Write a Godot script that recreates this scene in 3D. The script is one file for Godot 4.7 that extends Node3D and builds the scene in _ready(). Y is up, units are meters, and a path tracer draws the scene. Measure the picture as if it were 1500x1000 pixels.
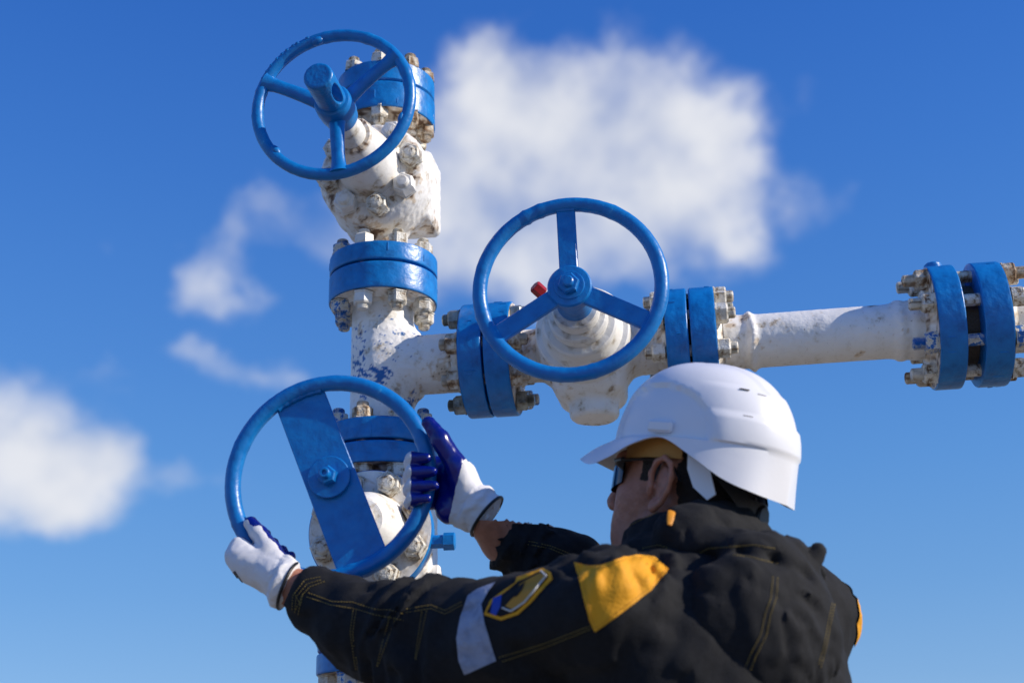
extends Node3D
# A worker in a white hard hat turns a blue handwheel on a pipe tree against a blue sky.

const PHI := 0.15306                                   # the pipework is turned this far about the vertical
const ORIGIN := Vector3(-0.2531, 2.0174, -2.3813)      # centre of the pipe tee
const CAMERA_HEIGHT := 1.2
const WHEEL := Vector3(-0.2782, 1.6793, -1.9)          # hub of the wheel the worker holds

var rng := RandomNumberGenerator.new()
var fine := FastNoiseLite.new()
var coarse := FastNoiseLite.new()
var ridged := FastNoiseLite.new()
var M := {}
var shared := {}


# ---------------------------------------------------------------- shapes
class Geo:
	var v := PackedVector3Array()
	var t := PackedInt32Array()

	func quad(a: int, b: int, c: int, d: int) -> void:
		t.append_array(PackedInt32Array([a, b, c, a, c, d]))

	func lathe(prof: Array, seg: int, xf := Transform3D(), wobble := 0.0, squash := 1.0) -> Geo:
		var base := v.size()
		for p: Vector2 in prof:
			for j in seg:
				var a := TAU * j / seg
				var r := p.x * (1.0 + wobble * (sin(a * 3.0 + p.y * 40.0) + sin(a * 7.0 + 1.3)))
				v.append(xf * Vector3(r * cos(a), p.y, r * sin(a) * squash))
		for i in prof.size() - 1:
			for j in seg:
				var k := (j + 1) % seg
				quad(base + i * seg + j, base + (i + 1) * seg + j, base + (i + 1) * seg + k, base + i * seg + k)
		return self

	func tube(path: Array, radii: Array, seg: int, closed := false, squash := 1.0, up := Vector3.UP) -> Geo:
		var base := v.size()
		var n := path.size()
		var side := Vector3.ZERO
		for i in n:
			var p0: Vector3 = path[(i - 1 + n) % n] if closed or i > 0 else path[0]
			var p1: Vector3 = path[(i + 1) % n] if closed or i < n - 1 else path[n - 1]
			var dir := (p1 - p0).normalized()
			if side == Vector3.ZERO:
				side = dir.cross(up)
				if side.length() < 0.01:
					side = dir.cross(Vector3.RIGHT)
			side = (side - dir * side.dot(dir)).normalized()
			var other := dir.cross(side)
			var r: float = radii[i] if radii.size() > 1 else radii[0]
			for j in seg:
				var a := TAU * j / seg
				v.append(path[i] + (side * cos(a) + other * sin(a) * squash) * r)
		for i in (n if closed else n - 1):
			var i2 := (i + 1) % n
			for j in seg:
				var k := (j + 1) % seg
				quad(base + i * seg + j, base + i * seg + k, base + i2 * seg + k, base + i2 * seg + j)
		if not closed:
			for e: int in [0, n - 1]:
				var c := v.size()
				v.append(path[e])
				for j in seg:
					var k := (j + 1) % seg
					if e == 0:
						t.append_array(PackedInt32Array([c, base + k, base + j]))
					else:
						t.append_array(PackedInt32Array([c, base + e * seg + j, base + e * seg + k]))
		return self

	func ball(c: Vector3, r: Vector3, seg := 12, turn := Basis()) -> Geo:
		var base := v.size()
		var rings := seg / 2
		for i in rings + 1:
			var b := PI * i / rings
			for j in seg:
				var a := TAU * j / seg
				v.append(c + turn * (Vector3(sin(b) * cos(a), -cos(b), sin(b) * sin(a)) * r))
		for i in rings:
			for j in seg:
				var k := (j + 1) % seg
				quad(base + i * seg + j, base + (i + 1) * seg + j, base + (i + 1) * seg + k, base + i * seg + k)
		return self

	# a box with bevelled edges
	func box(size: Vector3, bevel: float, xf := Transform3D()) -> Geo:
		var h := size / 2.0
		var id := {}
		for sx: int in [-1, 1]:
			for sy: int in [-1, 1]:
				for sz: int in [-1, 1]:
					for k in 3:
						var p := Vector3(sx * h.x, sy * h.y, sz * h.z)
						for q in 3:
							if q != k:
								p[q] -= signf(p[q]) * bevel
						id[[sx, sy, sz, k]] = v.size()
						v.append(xf * p)
		var put := func(l: Array) -> void:
			var c := Vector3.ZERO
			for i: int in l:
				c += v[i]
			c /= l.size()
			var nrm := (v[l[1]] - v[l[0]]).cross(v[l[2]] - v[l[0]])
			if nrm.dot(c - xf.origin) < 0.0:
				l.reverse()
			for i in range(1, l.size() - 1):
				t.append_array(PackedInt32Array([l[0], l[i], l[i + 1]]))
		for k in 3:
			var a := (k + 1) % 3
			var b := (k + 2) % 3
			for s: int in [-1, 1]:
				var l := []
				for ab: Array in [[-1, -1], [-1, 1], [1, 1], [1, -1]]:
					var key := [0, 0, 0]
					key[k] = s
					key[a] = ab[0]
					key[b] = ab[1]
					l.append(id[[key[0], key[1], key[2], k]])
				put.call(l)
			for s1: int in [-1, 1]:
				for s2: int in [-1, 1]:
					var l := []
					for e: Array in [[-1, a], [1, a], [1, b], [-1, b]]:
						var key := [0, 0, 0]
						key[k] = e[0]
						key[a] = s1
						key[b] = s2
						l.append(id[[key[0], key[1], key[2], e[1]]])
					put.call(l)
		for sx: int in [-1, 1]:
			for sy: int in [-1, 1]:
				for sz: int in [-1, 1]:
					put.call([id[[sx, sy, sz, 0]], id[[sx, sy, sz, 1]], id[[sx, sy, sz, 2]]])
		return self

	# one surface of an ArrayMesh; corners whose faces turn less than the angle are smooth
	func into(mesh: ArrayMesh, mat: Material, angle := 38.0, paint = null) -> ArrayMesh:
		var nt := t.size() / 3
		var fnorm := PackedVector3Array()
		var unit := PackedVector3Array()
		fnorm.resize(nt)
		unit.resize(nt)
		var head := PackedInt32Array()
		head.resize(v.size())
		head.fill(-1)
		var next := PackedInt32Array()
		next.resize(nt * 3)
		for f in nt:
			var a := v[t[f * 3]]
			var n := (v[t[f * 3 + 1]] - a).cross(v[t[f * 3 + 2]] - a)
			fnorm[f] = n
			unit[f] = n.normalized()
			for k in 3:
				var i := t[f * 3 + k]
				next[f * 3 + k] = head[i]
				head[i] = f * 3 + k
		var tint := PackedColorArray()
		if paint != null:
			tint.resize(v.size())
			for i in v.size():
				tint[i] = paint.call(v[i])
		var limit := cos(deg_to_rad(angle))
		var ov := PackedVector3Array()
		var on := PackedVector3Array()
		var oc := PackedColorArray()
		ov.resize(nt * 3)
		on.resize(nt * 3)
		if paint != null:
			oc.resize(nt * 3)
		for f in nt:
			for k in 3:
				var i := t[f * 3 + k]
				var own := unit[f]
				var sum := Vector3.ZERO
				var e := head[i]
				while e >= 0:
					var g := e / 3
					if unit[g].dot(own) > limit:
						sum += fnorm[g]
					e = next[e]
				var at := f * 3 + (2 - k)              # front faces run clockwise
				ov[at] = v[i]
				on[at] = sum.normalized() if sum.length_squared() > 1e-20 else own
				if paint != null:
					oc[at] = tint[i]
		var arrays := []
		arrays.resize(Mesh.ARRAY_MAX)
		arrays[Mesh.ARRAY_VERTEX] = ov
		arrays[Mesh.ARRAY_NORMAL] = on
		if paint != null:
			arrays[Mesh.ARRAY_COLOR] = oc
		mesh.add_surface_from_arrays(Mesh.PRIMITIVE_TRIANGLES, arrays)
		mesh.surface_set_material(mesh.get_surface_count() - 1, mat)
		return mesh


# ---------------------------------------------------------------- smooth solids: a distance field on a grid, meshed as surface nets
class Field:
	var o: Vector3
	var h: float
	var nx: int
	var ny: int
	var nz: int
	var f := PackedFloat32Array()
	var verts := PackedVector3Array()
	var norms := PackedVector3Array()
	var tris := PackedInt32Array()

	func _init(lo: Vector3, hi: Vector3, cell: float) -> void:
		o = lo
		h = cell
		nx = int((hi.x - lo.x) / h) + 2
		ny = int((hi.y - lo.y) / h) + 2
		nz = int((hi.z - lo.z) / h) + 2
		f.resize(nx * ny * nz)
		f.fill(1.0)

	func reach(lo: Vector3, hi: Vector3) -> Array:
		var a := ((lo - o) / h).floor()
		var b := ((hi - o) / h).ceil()
		return [clampi(int(a.x), 0, nx), clampi(int(b.x) + 1, 0, nx), clampi(int(a.y), 0, ny), clampi(int(b.y) + 1, 0, ny), clampi(int(a.z), 0, nz), clampi(int(b.z) + 1, 0, nz)]

	func cap(a: Vector3, b: Vector3, ra: float, rb: float, k := 0.01) -> void:
		var m := Vector3.ONE * (maxf(ra, rb) + k + 3.0 * h)
		var w := reach(a.min(b) - m, a.max(b) + m)
		var x0: int = w[0]
		var x1: int = w[1]
		var ba := b - a
		var bb := maxf(ba.length_squared(), 1e-9)
		var dr := rb - ra
		for z in range(w[4], w[5]):
			for y in range(w[2], w[3]):
				var at := (z * ny + y) * nx
				for x in range(x0, x1):
					var pa := o + Vector3(x, y, z) * h - a
					var u := clampf(pa.dot(ba) / bb, 0.0, 1.0)
					var d := (pa - ba * u).length() - ra - dr * u
					var e := f[at + x]
					var q := maxf(k - absf(e - d), 0.0) / k
					f[at + x] = minf(e, d) - q * q * k * 0.25

	func ell(c: Vector3, axes: Basis, r: Vector3, k := 0.01, cut := false) -> void:
		var big := maxf(r.x, maxf(r.y, r.z))
		var m := Vector3.ONE * (big + k + 3.0 * h)
		var w := reach(c - m, c + m)
		var inv := axes.transposed()
		var x0: int = w[0]
		var x1: int = w[1]
		var r2 := r * r
		for z in range(w[4], w[5]):
			for y in range(w[2], w[3]):
				var at := (z * ny + y) * nx
				for x in range(x0, x1):
					var p := inv * (o + Vector3(x, y, z) * h - c)
					var k0 := (p / r).length()
					var k1 := (p / r2).length()
					var d := k0 * (k0 - 1.0) / maxf(k1, 1e-6)
					var e := f[at + x]
					if cut:
						d = -d
						var q := maxf(k - absf(e - d), 0.0) / k
						f[at + x] = maxf(e, d) + q * q * k * 0.25
					else:
						var q := maxf(k - absf(e - d), 0.0) / k
						f[at + x] = minf(e, d) - q * q * k * 0.25

	func box(c: Vector3, axes: Basis, half: Vector3, rnd: float, k := 0.01) -> void:
		var m := Vector3.ONE * (half.length() + k + 3.0 * h)
		var w := reach(c - m, c + m)
		var inv := axes.transposed()
		var inner := half - Vector3.ONE * rnd
		for z in range(w[4], w[5]):
			for y in range(w[2], w[3]):
				var at := (z * ny + y) * nx
				for x in range(w[0], w[1]):
					var q3 := (inv * (o + Vector3(x, y, z) * h - c)).abs() - inner
					var d := q3.max(Vector3.ZERO).length() + minf(maxf(q3.x, maxf(q3.y, q3.z)), 0.0) - rnd
					var e := f[at + x]
					var q := maxf(k - absf(e - d), 0.0) / k
					f[at + x] = minf(e, d) - q * q * k * 0.25

	# a cylinder with flat ends from a to b
	func rod(a: Vector3, b: Vector3, r: float, rnd: float, k := 0.01) -> void:
		var m := Vector3.ONE * (r + k + 3.0 * h)
		var w := reach(a.min(b) - m, a.max(b) + m)
		var ba := (b - a).normalized()
		var half := (b - a).length() / 2.0
		var c := (a + b) / 2.0
		for z in range(w[4], w[5]):
			for y in range(w[2], w[3]):
				var at := (z * ny + y) * nx
				for x in range(w[0], w[1]):
					var p := o + Vector3(x, y, z) * h - c
					var l := p.dot(ba)
					var q2 := Vector2((p - ba * l).length() - r + rnd, absf(l) - half + rnd)
					var d := minf(maxf(q2.x, q2.y), 0.0) + q2.max(Vector2.ZERO).length() - rnd
					var e := f[at + x]
					var q := maxf(k - absf(e - d), 0.0) / k
					f[at + x] = minf(e, d) - q * q * k * 0.25

	# moves the surface out by how(p) wherever it is near
	func ruffle(how: Callable, band := 0.03) -> void:
		for z in nz:
			for y in ny:
				var at := (z * ny + y) * nx
				for x in nx:
					var e := f[at + x]
					if e < band and e > -band:
						f[at + x] = e - float(how.call(o + Vector3(x, y, z) * h))

	func sample(p: Vector3) -> float:
		var q := (p - o) / h
		if q.x < 0.0 or q.y < 0.0 or q.z < 0.0 or q.x >= nx - 1.001 or q.y >= ny - 1.001 or q.z >= nz - 1.001:
			return 1.0
		var x := int(q.x)
		var y := int(q.y)
		var z := int(q.z)
		var u := q.x - x
		var s := q.y - y
		var w := q.z - z
		var i := (z * ny + y) * nx + x
		var j := i + nx * ny
		var a := lerpf(lerpf(f[i], f[i + 1], u), lerpf(f[i + nx], f[i + nx + 1], u), s)
		var b := lerpf(lerpf(f[j], f[j + 1], u), lerpf(f[j + nx], f[j + nx + 1], u), s)
		return lerpf(a, b, w)

	func grad(p: Vector3) -> Vector3:
		var e := h * 0.9
		return Vector3(sample(p + Vector3(e, 0, 0)) - sample(p - Vector3(e, 0, 0)), sample(p + Vector3(0, e, 0)) - sample(p - Vector3(0, e, 0)), sample(p + Vector3(0, 0, e)) - sample(p - Vector3(0, 0, e))).normalized()

	# first point of the surface from p along dir
	func hit(p: Vector3, dir: Vector3, far := 0.4) -> Vector3:
		var step := h * 0.6
		var l := 0.0
		while l < far:
			if sample(p + dir * l) < 0.0:
				var a := l - step
				var b := l
				for i in 8:
					var c := (a + b) / 2.0
					if sample(p + dir * c) < 0.0:
						b = c
					else:
						a = c
				return p + dir * b
			l += step
		return p + dir * far

	func net() -> Field:
		var ids := PackedInt32Array()
		ids.resize(f.size())
		ids.fill(-1)
		var sy := nx
		var sz := nx * ny
		for z in range(1, nz - 1):
			for y in range(1, ny - 1):
				var at := z * sz + y * sy
				for x in range(1, nx - 1):
					var i := at + x
					var a := f[i] < 0.0
					if (f[i + 1] < 0.0) != a:
						ring(ids, i, i - sy, i - sy - sz, i - sz, a)
					if (f[i + sy] < 0.0) != a:
						ring(ids, i, i - sz, i - sz - 1, i - 1, a)
					if (f[i + sz] < 0.0) != a:
						ring(ids, i, i - 1, i - 1 - sy, i - sy, a)
		norms.resize(verts.size())
		for k in range(0, tris.size(), 3):
			var p := verts[tris[k]]
			var n := (verts[tris[k + 1]] - p).cross(verts[tris[k + 2]] - p)
			norms[tris[k]] += n
			norms[tris[k + 1]] += n
			norms[tris[k + 2]] += n
		for k in norms.size():
			norms[k] = norms[k].normalized()
		return self

	func ring(ids: PackedInt32Array, c0: int, c1: int, c2: int, c3: int, inside: bool) -> void:
		var a := spot(ids, c0)
		var b := spot(ids, c1)
		var c := spot(ids, c2)
		var d := spot(ids, c3)
		if inside:
			tris.append_array(PackedInt32Array([a, b, c, a, c, d]))
		else:
			tris.append_array(PackedInt32Array([a, c, b, a, d, c]))

	func spot(ids: PackedInt32Array, i: int) -> int:
		if ids[i] >= 0:
			return ids[i]
		var sz := nx * ny
		var x := i % nx
		var y := (i / nx) % ny
		var z := i / sz
		var g := [f[i], f[i + 1], f[i + nx], f[i + nx + 1], f[i + sz], f[i + sz + 1], f[i + sz + nx], f[i + sz + nx + 1]]
		var sum := Vector3.ZERO
		var n := 0
		for k in 8:
			for bit: int in [1, 2, 4]:
				var j := k | bit
				if j != k and (g[k] < 0.0) != (g[j] < 0.0):
					var u: float = g[k] / (g[k] - g[j])
					var p := Vector3(k & 1, (k >> 1) & 1, (k >> 2) & 1)
					p[0 if bit == 1 else 1 if bit == 2 else 2] = u
					sum += p
					n += 1
		ids[i] = verts.size()
		verts.append(o + (Vector3(x, y, z) + sum / maxf(n, 1)) * h)
		return ids[i]

	func into(mesh: ArrayMesh, mat: Material, paint = null) -> ArrayMesh:
		var arrays := []
		arrays.resize(Mesh.ARRAY_MAX)
		arrays[Mesh.ARRAY_VERTEX] = verts
		arrays[Mesh.ARRAY_NORMAL] = norms
		if paint != null:
			var c := PackedColorArray()
			c.resize(verts.size())
			for i in verts.size():
				c[i] = paint.call(verts[i])
			arrays[Mesh.ARRAY_COLOR] = c
		var back := tris.duplicate()
		back.reverse()
		arrays[Mesh.ARRAY_INDEX] = back
		mesh.add_surface_from_arrays(Mesh.PRIMITIVE_TRIANGLES, arrays)
		mesh.surface_set_material(mesh.get_surface_count() - 1, mat)
		return mesh

	# two meshes, cut cleanly where side(i) changes sign
	func halves(side: PackedFloat32Array) -> Array:
		var out := []
		for want: int in [0, 1]:
			var ov := PackedVector3Array()
			var on := PackedVector3Array()
			for k in range(0, tris.size(), 3):
				var poly := []
				for e in 3:
					var i := tris[k + e]
					var j := tris[k + (e + 1) % 3]
					var a := side[i] * (1 if want else -1)
					var b := side[j] * (1 if want else -1)
					if a >= 0.0:
						poly.append([verts[i], norms[i]])
					if (a >= 0.0) != (b >= 0.0):
						var u := a / (a - b)
						poly.append([verts[i].lerp(verts[j], u), norms[i].lerp(norms[j], u).normalized()])
				for q in range(1, poly.size() - 1):
					for w: int in [0, q + 1, q]:
						ov.append(poly[w][0])
						on.append(poly[w][1])
			var arrays := []
			arrays.resize(Mesh.ARRAY_MAX)
			arrays[Mesh.ARRAY_VERTEX] = ov
			arrays[Mesh.ARRAY_NORMAL] = on
			var m := ArrayMesh.new()
			m.add_surface_from_arrays(Mesh.PRIMITIVE_TRIANGLES, arrays)
			out.append(m)
		return out


# ---------------------------------------------------------------- nodes
func thing(called: String, label: String, category: String, xf := Transform3D(), group := "") -> Node3D:
	var o := Node3D.new()
	o.name = called
	add_child(o, true)
	o.transform = xf
	o.set_meta("label", label)
	o.set_meta("category", category)
	if group:
		o.set_meta("group", group)
	return o


func part(called: String, mesh: Mesh, parent: Node3D, xf := Transform3D(), mat: Material = null) -> MeshInstance3D:
	var o := MeshInstance3D.new()
	o.name = called
	o.mesh = mesh
	o.transform = xf
	if mat:
		o.material_override = mat
	parent.add_child(o, true)
	return o


func one(g: Geo, mat: Material, angle := 38.0, paint = null) -> ArrayMesh:
	return g.into(ArrayMesh.new(), mat, angle, paint)


# ---------------------------------------------------------------- materials
func noise_picture(size: int, frequency: float, octaves: int, number: int, ramp: Array = [], kind := FastNoiseLite.TYPE_SIMPLEX_SMOOTH, gain := 0.5) -> NoiseTexture2D:
	var n := FastNoiseLite.new()
	n.noise_type = kind
	n.seed = number
	n.frequency = frequency
	n.fractal_octaves = octaves
	n.fractal_gain = gain
	if octaves <= 1:
		n.fractal_type = FastNoiseLite.FRACTAL_NONE
	var p := NoiseTexture2D.new()
	p.width = size
	p.height = size
	p.seamless = true
	p.seamless_blend_skirt = 0.2
	p.noise = n
	if ramp:
		var g := Gradient.new()
		var offs := PackedFloat32Array()
		var cols := PackedColorArray()
		for r: Array in ramp:
			offs.append(r[0])
			cols.append(r[1])
		g.offsets = offs
		g.colors = cols
		p.color_ramp = g
	return p


func skin_of(called: String, color: Color, rough: float, scale := 1.0) -> StandardMaterial3D:
	var m := StandardMaterial3D.new()
	m.resource_name = called
	m.albedo_color = color
	m.roughness = rough
	m.uv1_triplanar = true
	m.uv1_triplanar_sharpness = 4.0
	m.uv1_scale = Vector3.ONE * scale
	M[called] = m
	return m


func relief(m: StandardMaterial3D, pic: Texture2D, cm: float) -> void:
	m.heightmap_enabled = true
	m.heightmap_texture = pic
	m.heightmap_scale = cm


func materials() -> void:
	var lumps := noise_picture(512, 0.02, 5, 3, [], FastNoiseLite.TYPE_SIMPLEX_SMOOTH, 0.55)
	var grain := noise_picture(512, 0.05, 4, 4)
	var weave := noise_picture(512, 0.11, 2, 5, [], FastNoiseLite.TYPE_CELLULAR)

	var blue := skin_of("blue_paint", Color.WHITE, 0.36, 4.0)
	blue.albedo_texture = noise_picture(512, 0.012, 6, 11, [[0.0, Color(0.02, 0.34, 0.60)], [0.3, Color(0.022, 0.43, 0.715)], [0.6, Color(0.026, 0.465, 0.76)], [0.85, Color(0.04, 0.495, 0.785)], [0.97, Color(0.2, 0.58, 0.83)]], FastNoiseLite.TYPE_SIMPLEX_SMOOTH, 0.6)
	relief(blue, lumps, 0.10)
	var wheel_blue: StandardMaterial3D = blue.duplicate()
	M["wheel_paint"] = wheel_blue
	wheel_blue.resource_name = "wheel_paint"
	wheel_blue.uv1_scale = Vector3.ONE * 5.0
	wheel_blue.albedo_texture = noise_picture(512, 0.010, 6, 12, [[0.0, Color(0.06, 0.30, 0.52)], [0.12, Color(0.022, 0.405, 0.69)], [0.5, Color(0.024, 0.445, 0.74)], [0.86, Color(0.032, 0.475, 0.765)], [0.98, Color(0.25, 0.58, 0.81)]], FastNoiseLite.TYPE_SIMPLEX_SMOOTH, 0.55)
	relief(wheel_blue, lumps, 0.06)

	var white := skin_of("white_paint", Color.WHITE, 0.5, 2.7)
	white.albedo_texture = noise_picture(1024, 0.0065, 7, 21, [[0.0, Color(0.42, 0.30, 0.2)], [0.07, Color(0.6, 0.52, 0.42)], [0.14, Color(0.76, 0.72, 0.65)], [0.24, Color(0.88, 0.865, 0.83)], [0.42, Color(0.925, 0.918, 0.90)], [1.0, Color(0.95, 0.945, 0.93)]], FastNoiseLite.TYPE_SIMPLEX_SMOOTH, 0.62)
	white.vertex_color_use_as_albedo = true
	relief(white, lumps, 0.13)
	white.detail_enabled = true
	white.detail_blend_mode = BaseMaterial3D.BLEND_MODE_MIX
	white.detail_uv_layer = BaseMaterial3D.DETAIL_UV_2
	white.uv2_triplanar = true
	white.uv2_scale = Vector3.ONE * 5.3
	white.detail_albedo = noise_picture(512, 0.03, 4, 22, [[0.0, Color(0.25, 0.17, 0.11, 1.0)], [0.07, Color(0.35, 0.27, 0.2, 0.8)], [0.14, Color(0.5, 0.45, 0.38, 0.25)], [0.24, Color(0.7, 0.66, 0.6, 0.0)], [1.0, Color(0.9, 0.9, 0.88, 0.0)]], FastNoiseLite.TYPE_SIMPLEX_SMOOTH, 0.65)

	var clean := skin_of("clean_white_paint", Color(0.91, 0.905, 0.89), 0.42, 4.0)
	clean.albedo_texture = noise_picture(512, 0.012, 6, 26, [[0.0, Color(0.62, 0.56, 0.48)], [0.2, Color(0.88, 0.86, 0.82)], [0.4, Color(0.98, 0.98, 0.97)], [1.0, Color.WHITE]])
	relief(clean, lumps, 0.07)

	var rust := skin_of("rust", Color.WHITE, 0.85, 3.5)
	rust.albedo_texture = noise_picture(512, 0.02, 6, 31, [[0.0, Color(0.24, 0.16, 0.1)], [0.25, Color(0.42, 0.31, 0.21)], [0.45, Color(0.62, 0.54, 0.44)], [0.62, Color(0.78, 0.74, 0.67)], [1.0, Color(0.88, 0.86, 0.81)]], FastNoiseLite.TYPE_SIMPLEX_SMOOTH, 0.65)
	relief(rust, grain, 0.2)
	var steel := skin_of("bare_steel", Color.WHITE, 0.42, 8.0)
	steel.metallic = 0.7
	steel.albedo_texture = noise_picture(256, 0.02, 5, 32, [[0.0, Color(0.3, 0.26, 0.2)], [0.35, Color(0.52, 0.52, 0.49)], [0.7, Color(0.66, 0.68, 0.66)], [1.0, Color(0.74, 0.75, 0.73)]])
	relief(steel, grain, 0.06)
	var bolt := skin_of("painted_bolt", Color.WHITE, 0.5, 9.0)
	bolt.albedo_texture = noise_picture(512, 0.011, 6, 33, [[0.0, Color(0.25, 0.16, 0.1)], [0.16, Color(0.42, 0.33, 0.24)], [0.3, Color(0.7, 0.66, 0.58)], [0.5, Color(0.85, 0.84, 0.8)], [1.0, Color(0.9, 0.89, 0.86)]], FastNoiseLite.TYPE_SIMPLEX_SMOOTH, 0.62)
	relief(bolt, grain, 0.1)
	var smeared := skin_of("blue_smeared_bolt", Color.WHITE, 0.45, 9.0)
	smeared.albedo_texture = noise_picture(512, 0.011, 6, 34, [[0.0, Color(0.3, 0.22, 0.15)], [0.2, Color(0.72, 0.68, 0.6)], [0.57, Color(0.84, 0.83, 0.8)], [0.61, Color(0.12, 0.40, 0.68)], [1.0, Color(0.06, 0.38, 0.7)]], FastNoiseLite.TYPE_SIMPLEX_SMOOTH, 0.62)
	relief(smeared, grain, 0.1)
	var dark := skin_of("gasket", Color(0.05, 0.06, 0.08), 0.8, 6.0)
	relief(dark, grain, 0.1)
	var red := skin_of("red_paint", Color(0.62, 0.06, 0.05), 0.4, 8.0)
	red.albedo_texture = noise_picture(256, 0.03, 4, 35, [[0.0, Color(0.6, 0.55, 0.5)], [0.2, Color(0.8, 0.5, 0.45)], [0.3, Color.WHITE], [1.0, Color.WHITE]])

	var soil := skin_of("dry_soil", Color.WHITE, 0.95, 0.35)
	soil.albedo_texture = noise_picture(1024, 0.02, 7, 41, [[0.0, Color(0.34, 0.31, 0.26)], [0.4, Color(0.49, 0.46, 0.40)], [0.7, Color(0.56, 0.53, 0.47)], [1.0, Color(0.63, 0.61, 0.56)]])
	soil.uv1_world_triplanar = true
	relief(soil, lumps, 4.0)

	# the worker
	var cloth := skin_of("black_cloth", Color.WHITE, 0.82, 9.0)
	cloth.albedo_texture = noise_picture(512, 0.02, 5, 51, [[0.0, Color(0.097, 0.101, 0.112)], [0.5, Color(0.115, 0.119, 0.131)], [1.0, Color(0.134, 0.138, 0.15)]])
	relief(cloth, noise_picture(512, 0.09, 3, 52), 0.05)
	cloth.rim_enabled = true
	cloth.rim = 0.03
	cloth.metallic_specular = 0.3
	var yellow := skin_of("yellow_cloth", Color(0.86, 0.595, 0.015), 0.75, 6.0)
	relief(yellow, noise_picture(512, 0.05, 4, 53), 0.05)
	var thread := skin_of("yellow_thread", Color(0.50, 0.43, 0.21), 0.8, 20.0)
	var silver := skin_of("reflective_cloth", Color(0.60, 0.64, 0.72), 0.5, 9.0)
	silver.albedo_texture = noise_picture(256, 0.02, 5, 58, [[0.0, Color(0.72, 0.72, 0.74)], [0.5, Color(0.92, 0.92, 0.94)], [1.0, Color.WHITE]])
	relief(silver, grain, 0.12)
	var knit := skin_of("white_knit", Color(0.86, 0.86, 0.87), 0.9, 22.0)
	relief(knit, weave, 0.04)
	var dip := skin_of("blue_nitrile", Color(0.012, 0.085, 0.46), 0.26, 10.0)
	relief(dip, noise_picture(256, 0.014, 3, 54), 0.03)
	var flesh := skin_of("skin", Color.WHITE, 0.5, 7.0)
	flesh.albedo_texture = noise_picture(512, 0.02, 5, 55, [[0.0, Color(0.61, 0.41, 0.325)], [0.5, Color(0.67, 0.455, 0.365)], [1.0, Color(0.73, 0.51, 0.415)]])
	flesh.vertex_color_use_as_albedo = true
	flesh.subsurf_scatter_enabled = true
	flesh.subsurf_scatter_strength = 0.12
	relief(flesh, grain, 0.05)
	var hair := skin_of("dark_hair", Color(0.12, 0.085, 0.065), 0.6, 12.0)
	relief(hair, grain, 0.25)
	var shell := skin_of("hat_shell", Color(0.9, 0.905, 0.92), 0.3, 5.0)
	relief(shell, lumps, 0.01)
	var tan := skin_of("hat_lining", Color(0.72, 0.52, 0.26), 0.8, 9.0)
	relief(tan, grain, 0.05)
	var rubber := skin_of("black_rubber", Color(0.045, 0.045, 0.05), 0.45, 9.0)
	var lens := skin_of("dark_lens", Color(0.03, 0.032, 0.036), 0.08, 1.0)
	lens.metallic_specular = 0.6
	var print_blue := skin_of("badge_blue", Color(0.12, 0.25, 0.62), 0.7, 9.0)
	var badge_white := skin_of("badge_white", Color(0.78, 0.78, 0.76), 0.7, 9.0)
	var gold := skin_of("badge_gold", Color(0.70, 0.50, 0.10), 0.6, 9.0)
	relief(gold, weave, 0.05)
	var tab := skin_of("orange_tab", Color(0.80, 0.52, 0.08), 0.6, 9.0)
	var spacer := skin_of("spacer_steel", Color(0.36, 0.32, 0.27), 0.7, 8.0)
	relief(spacer, grain, 0.2)


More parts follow.
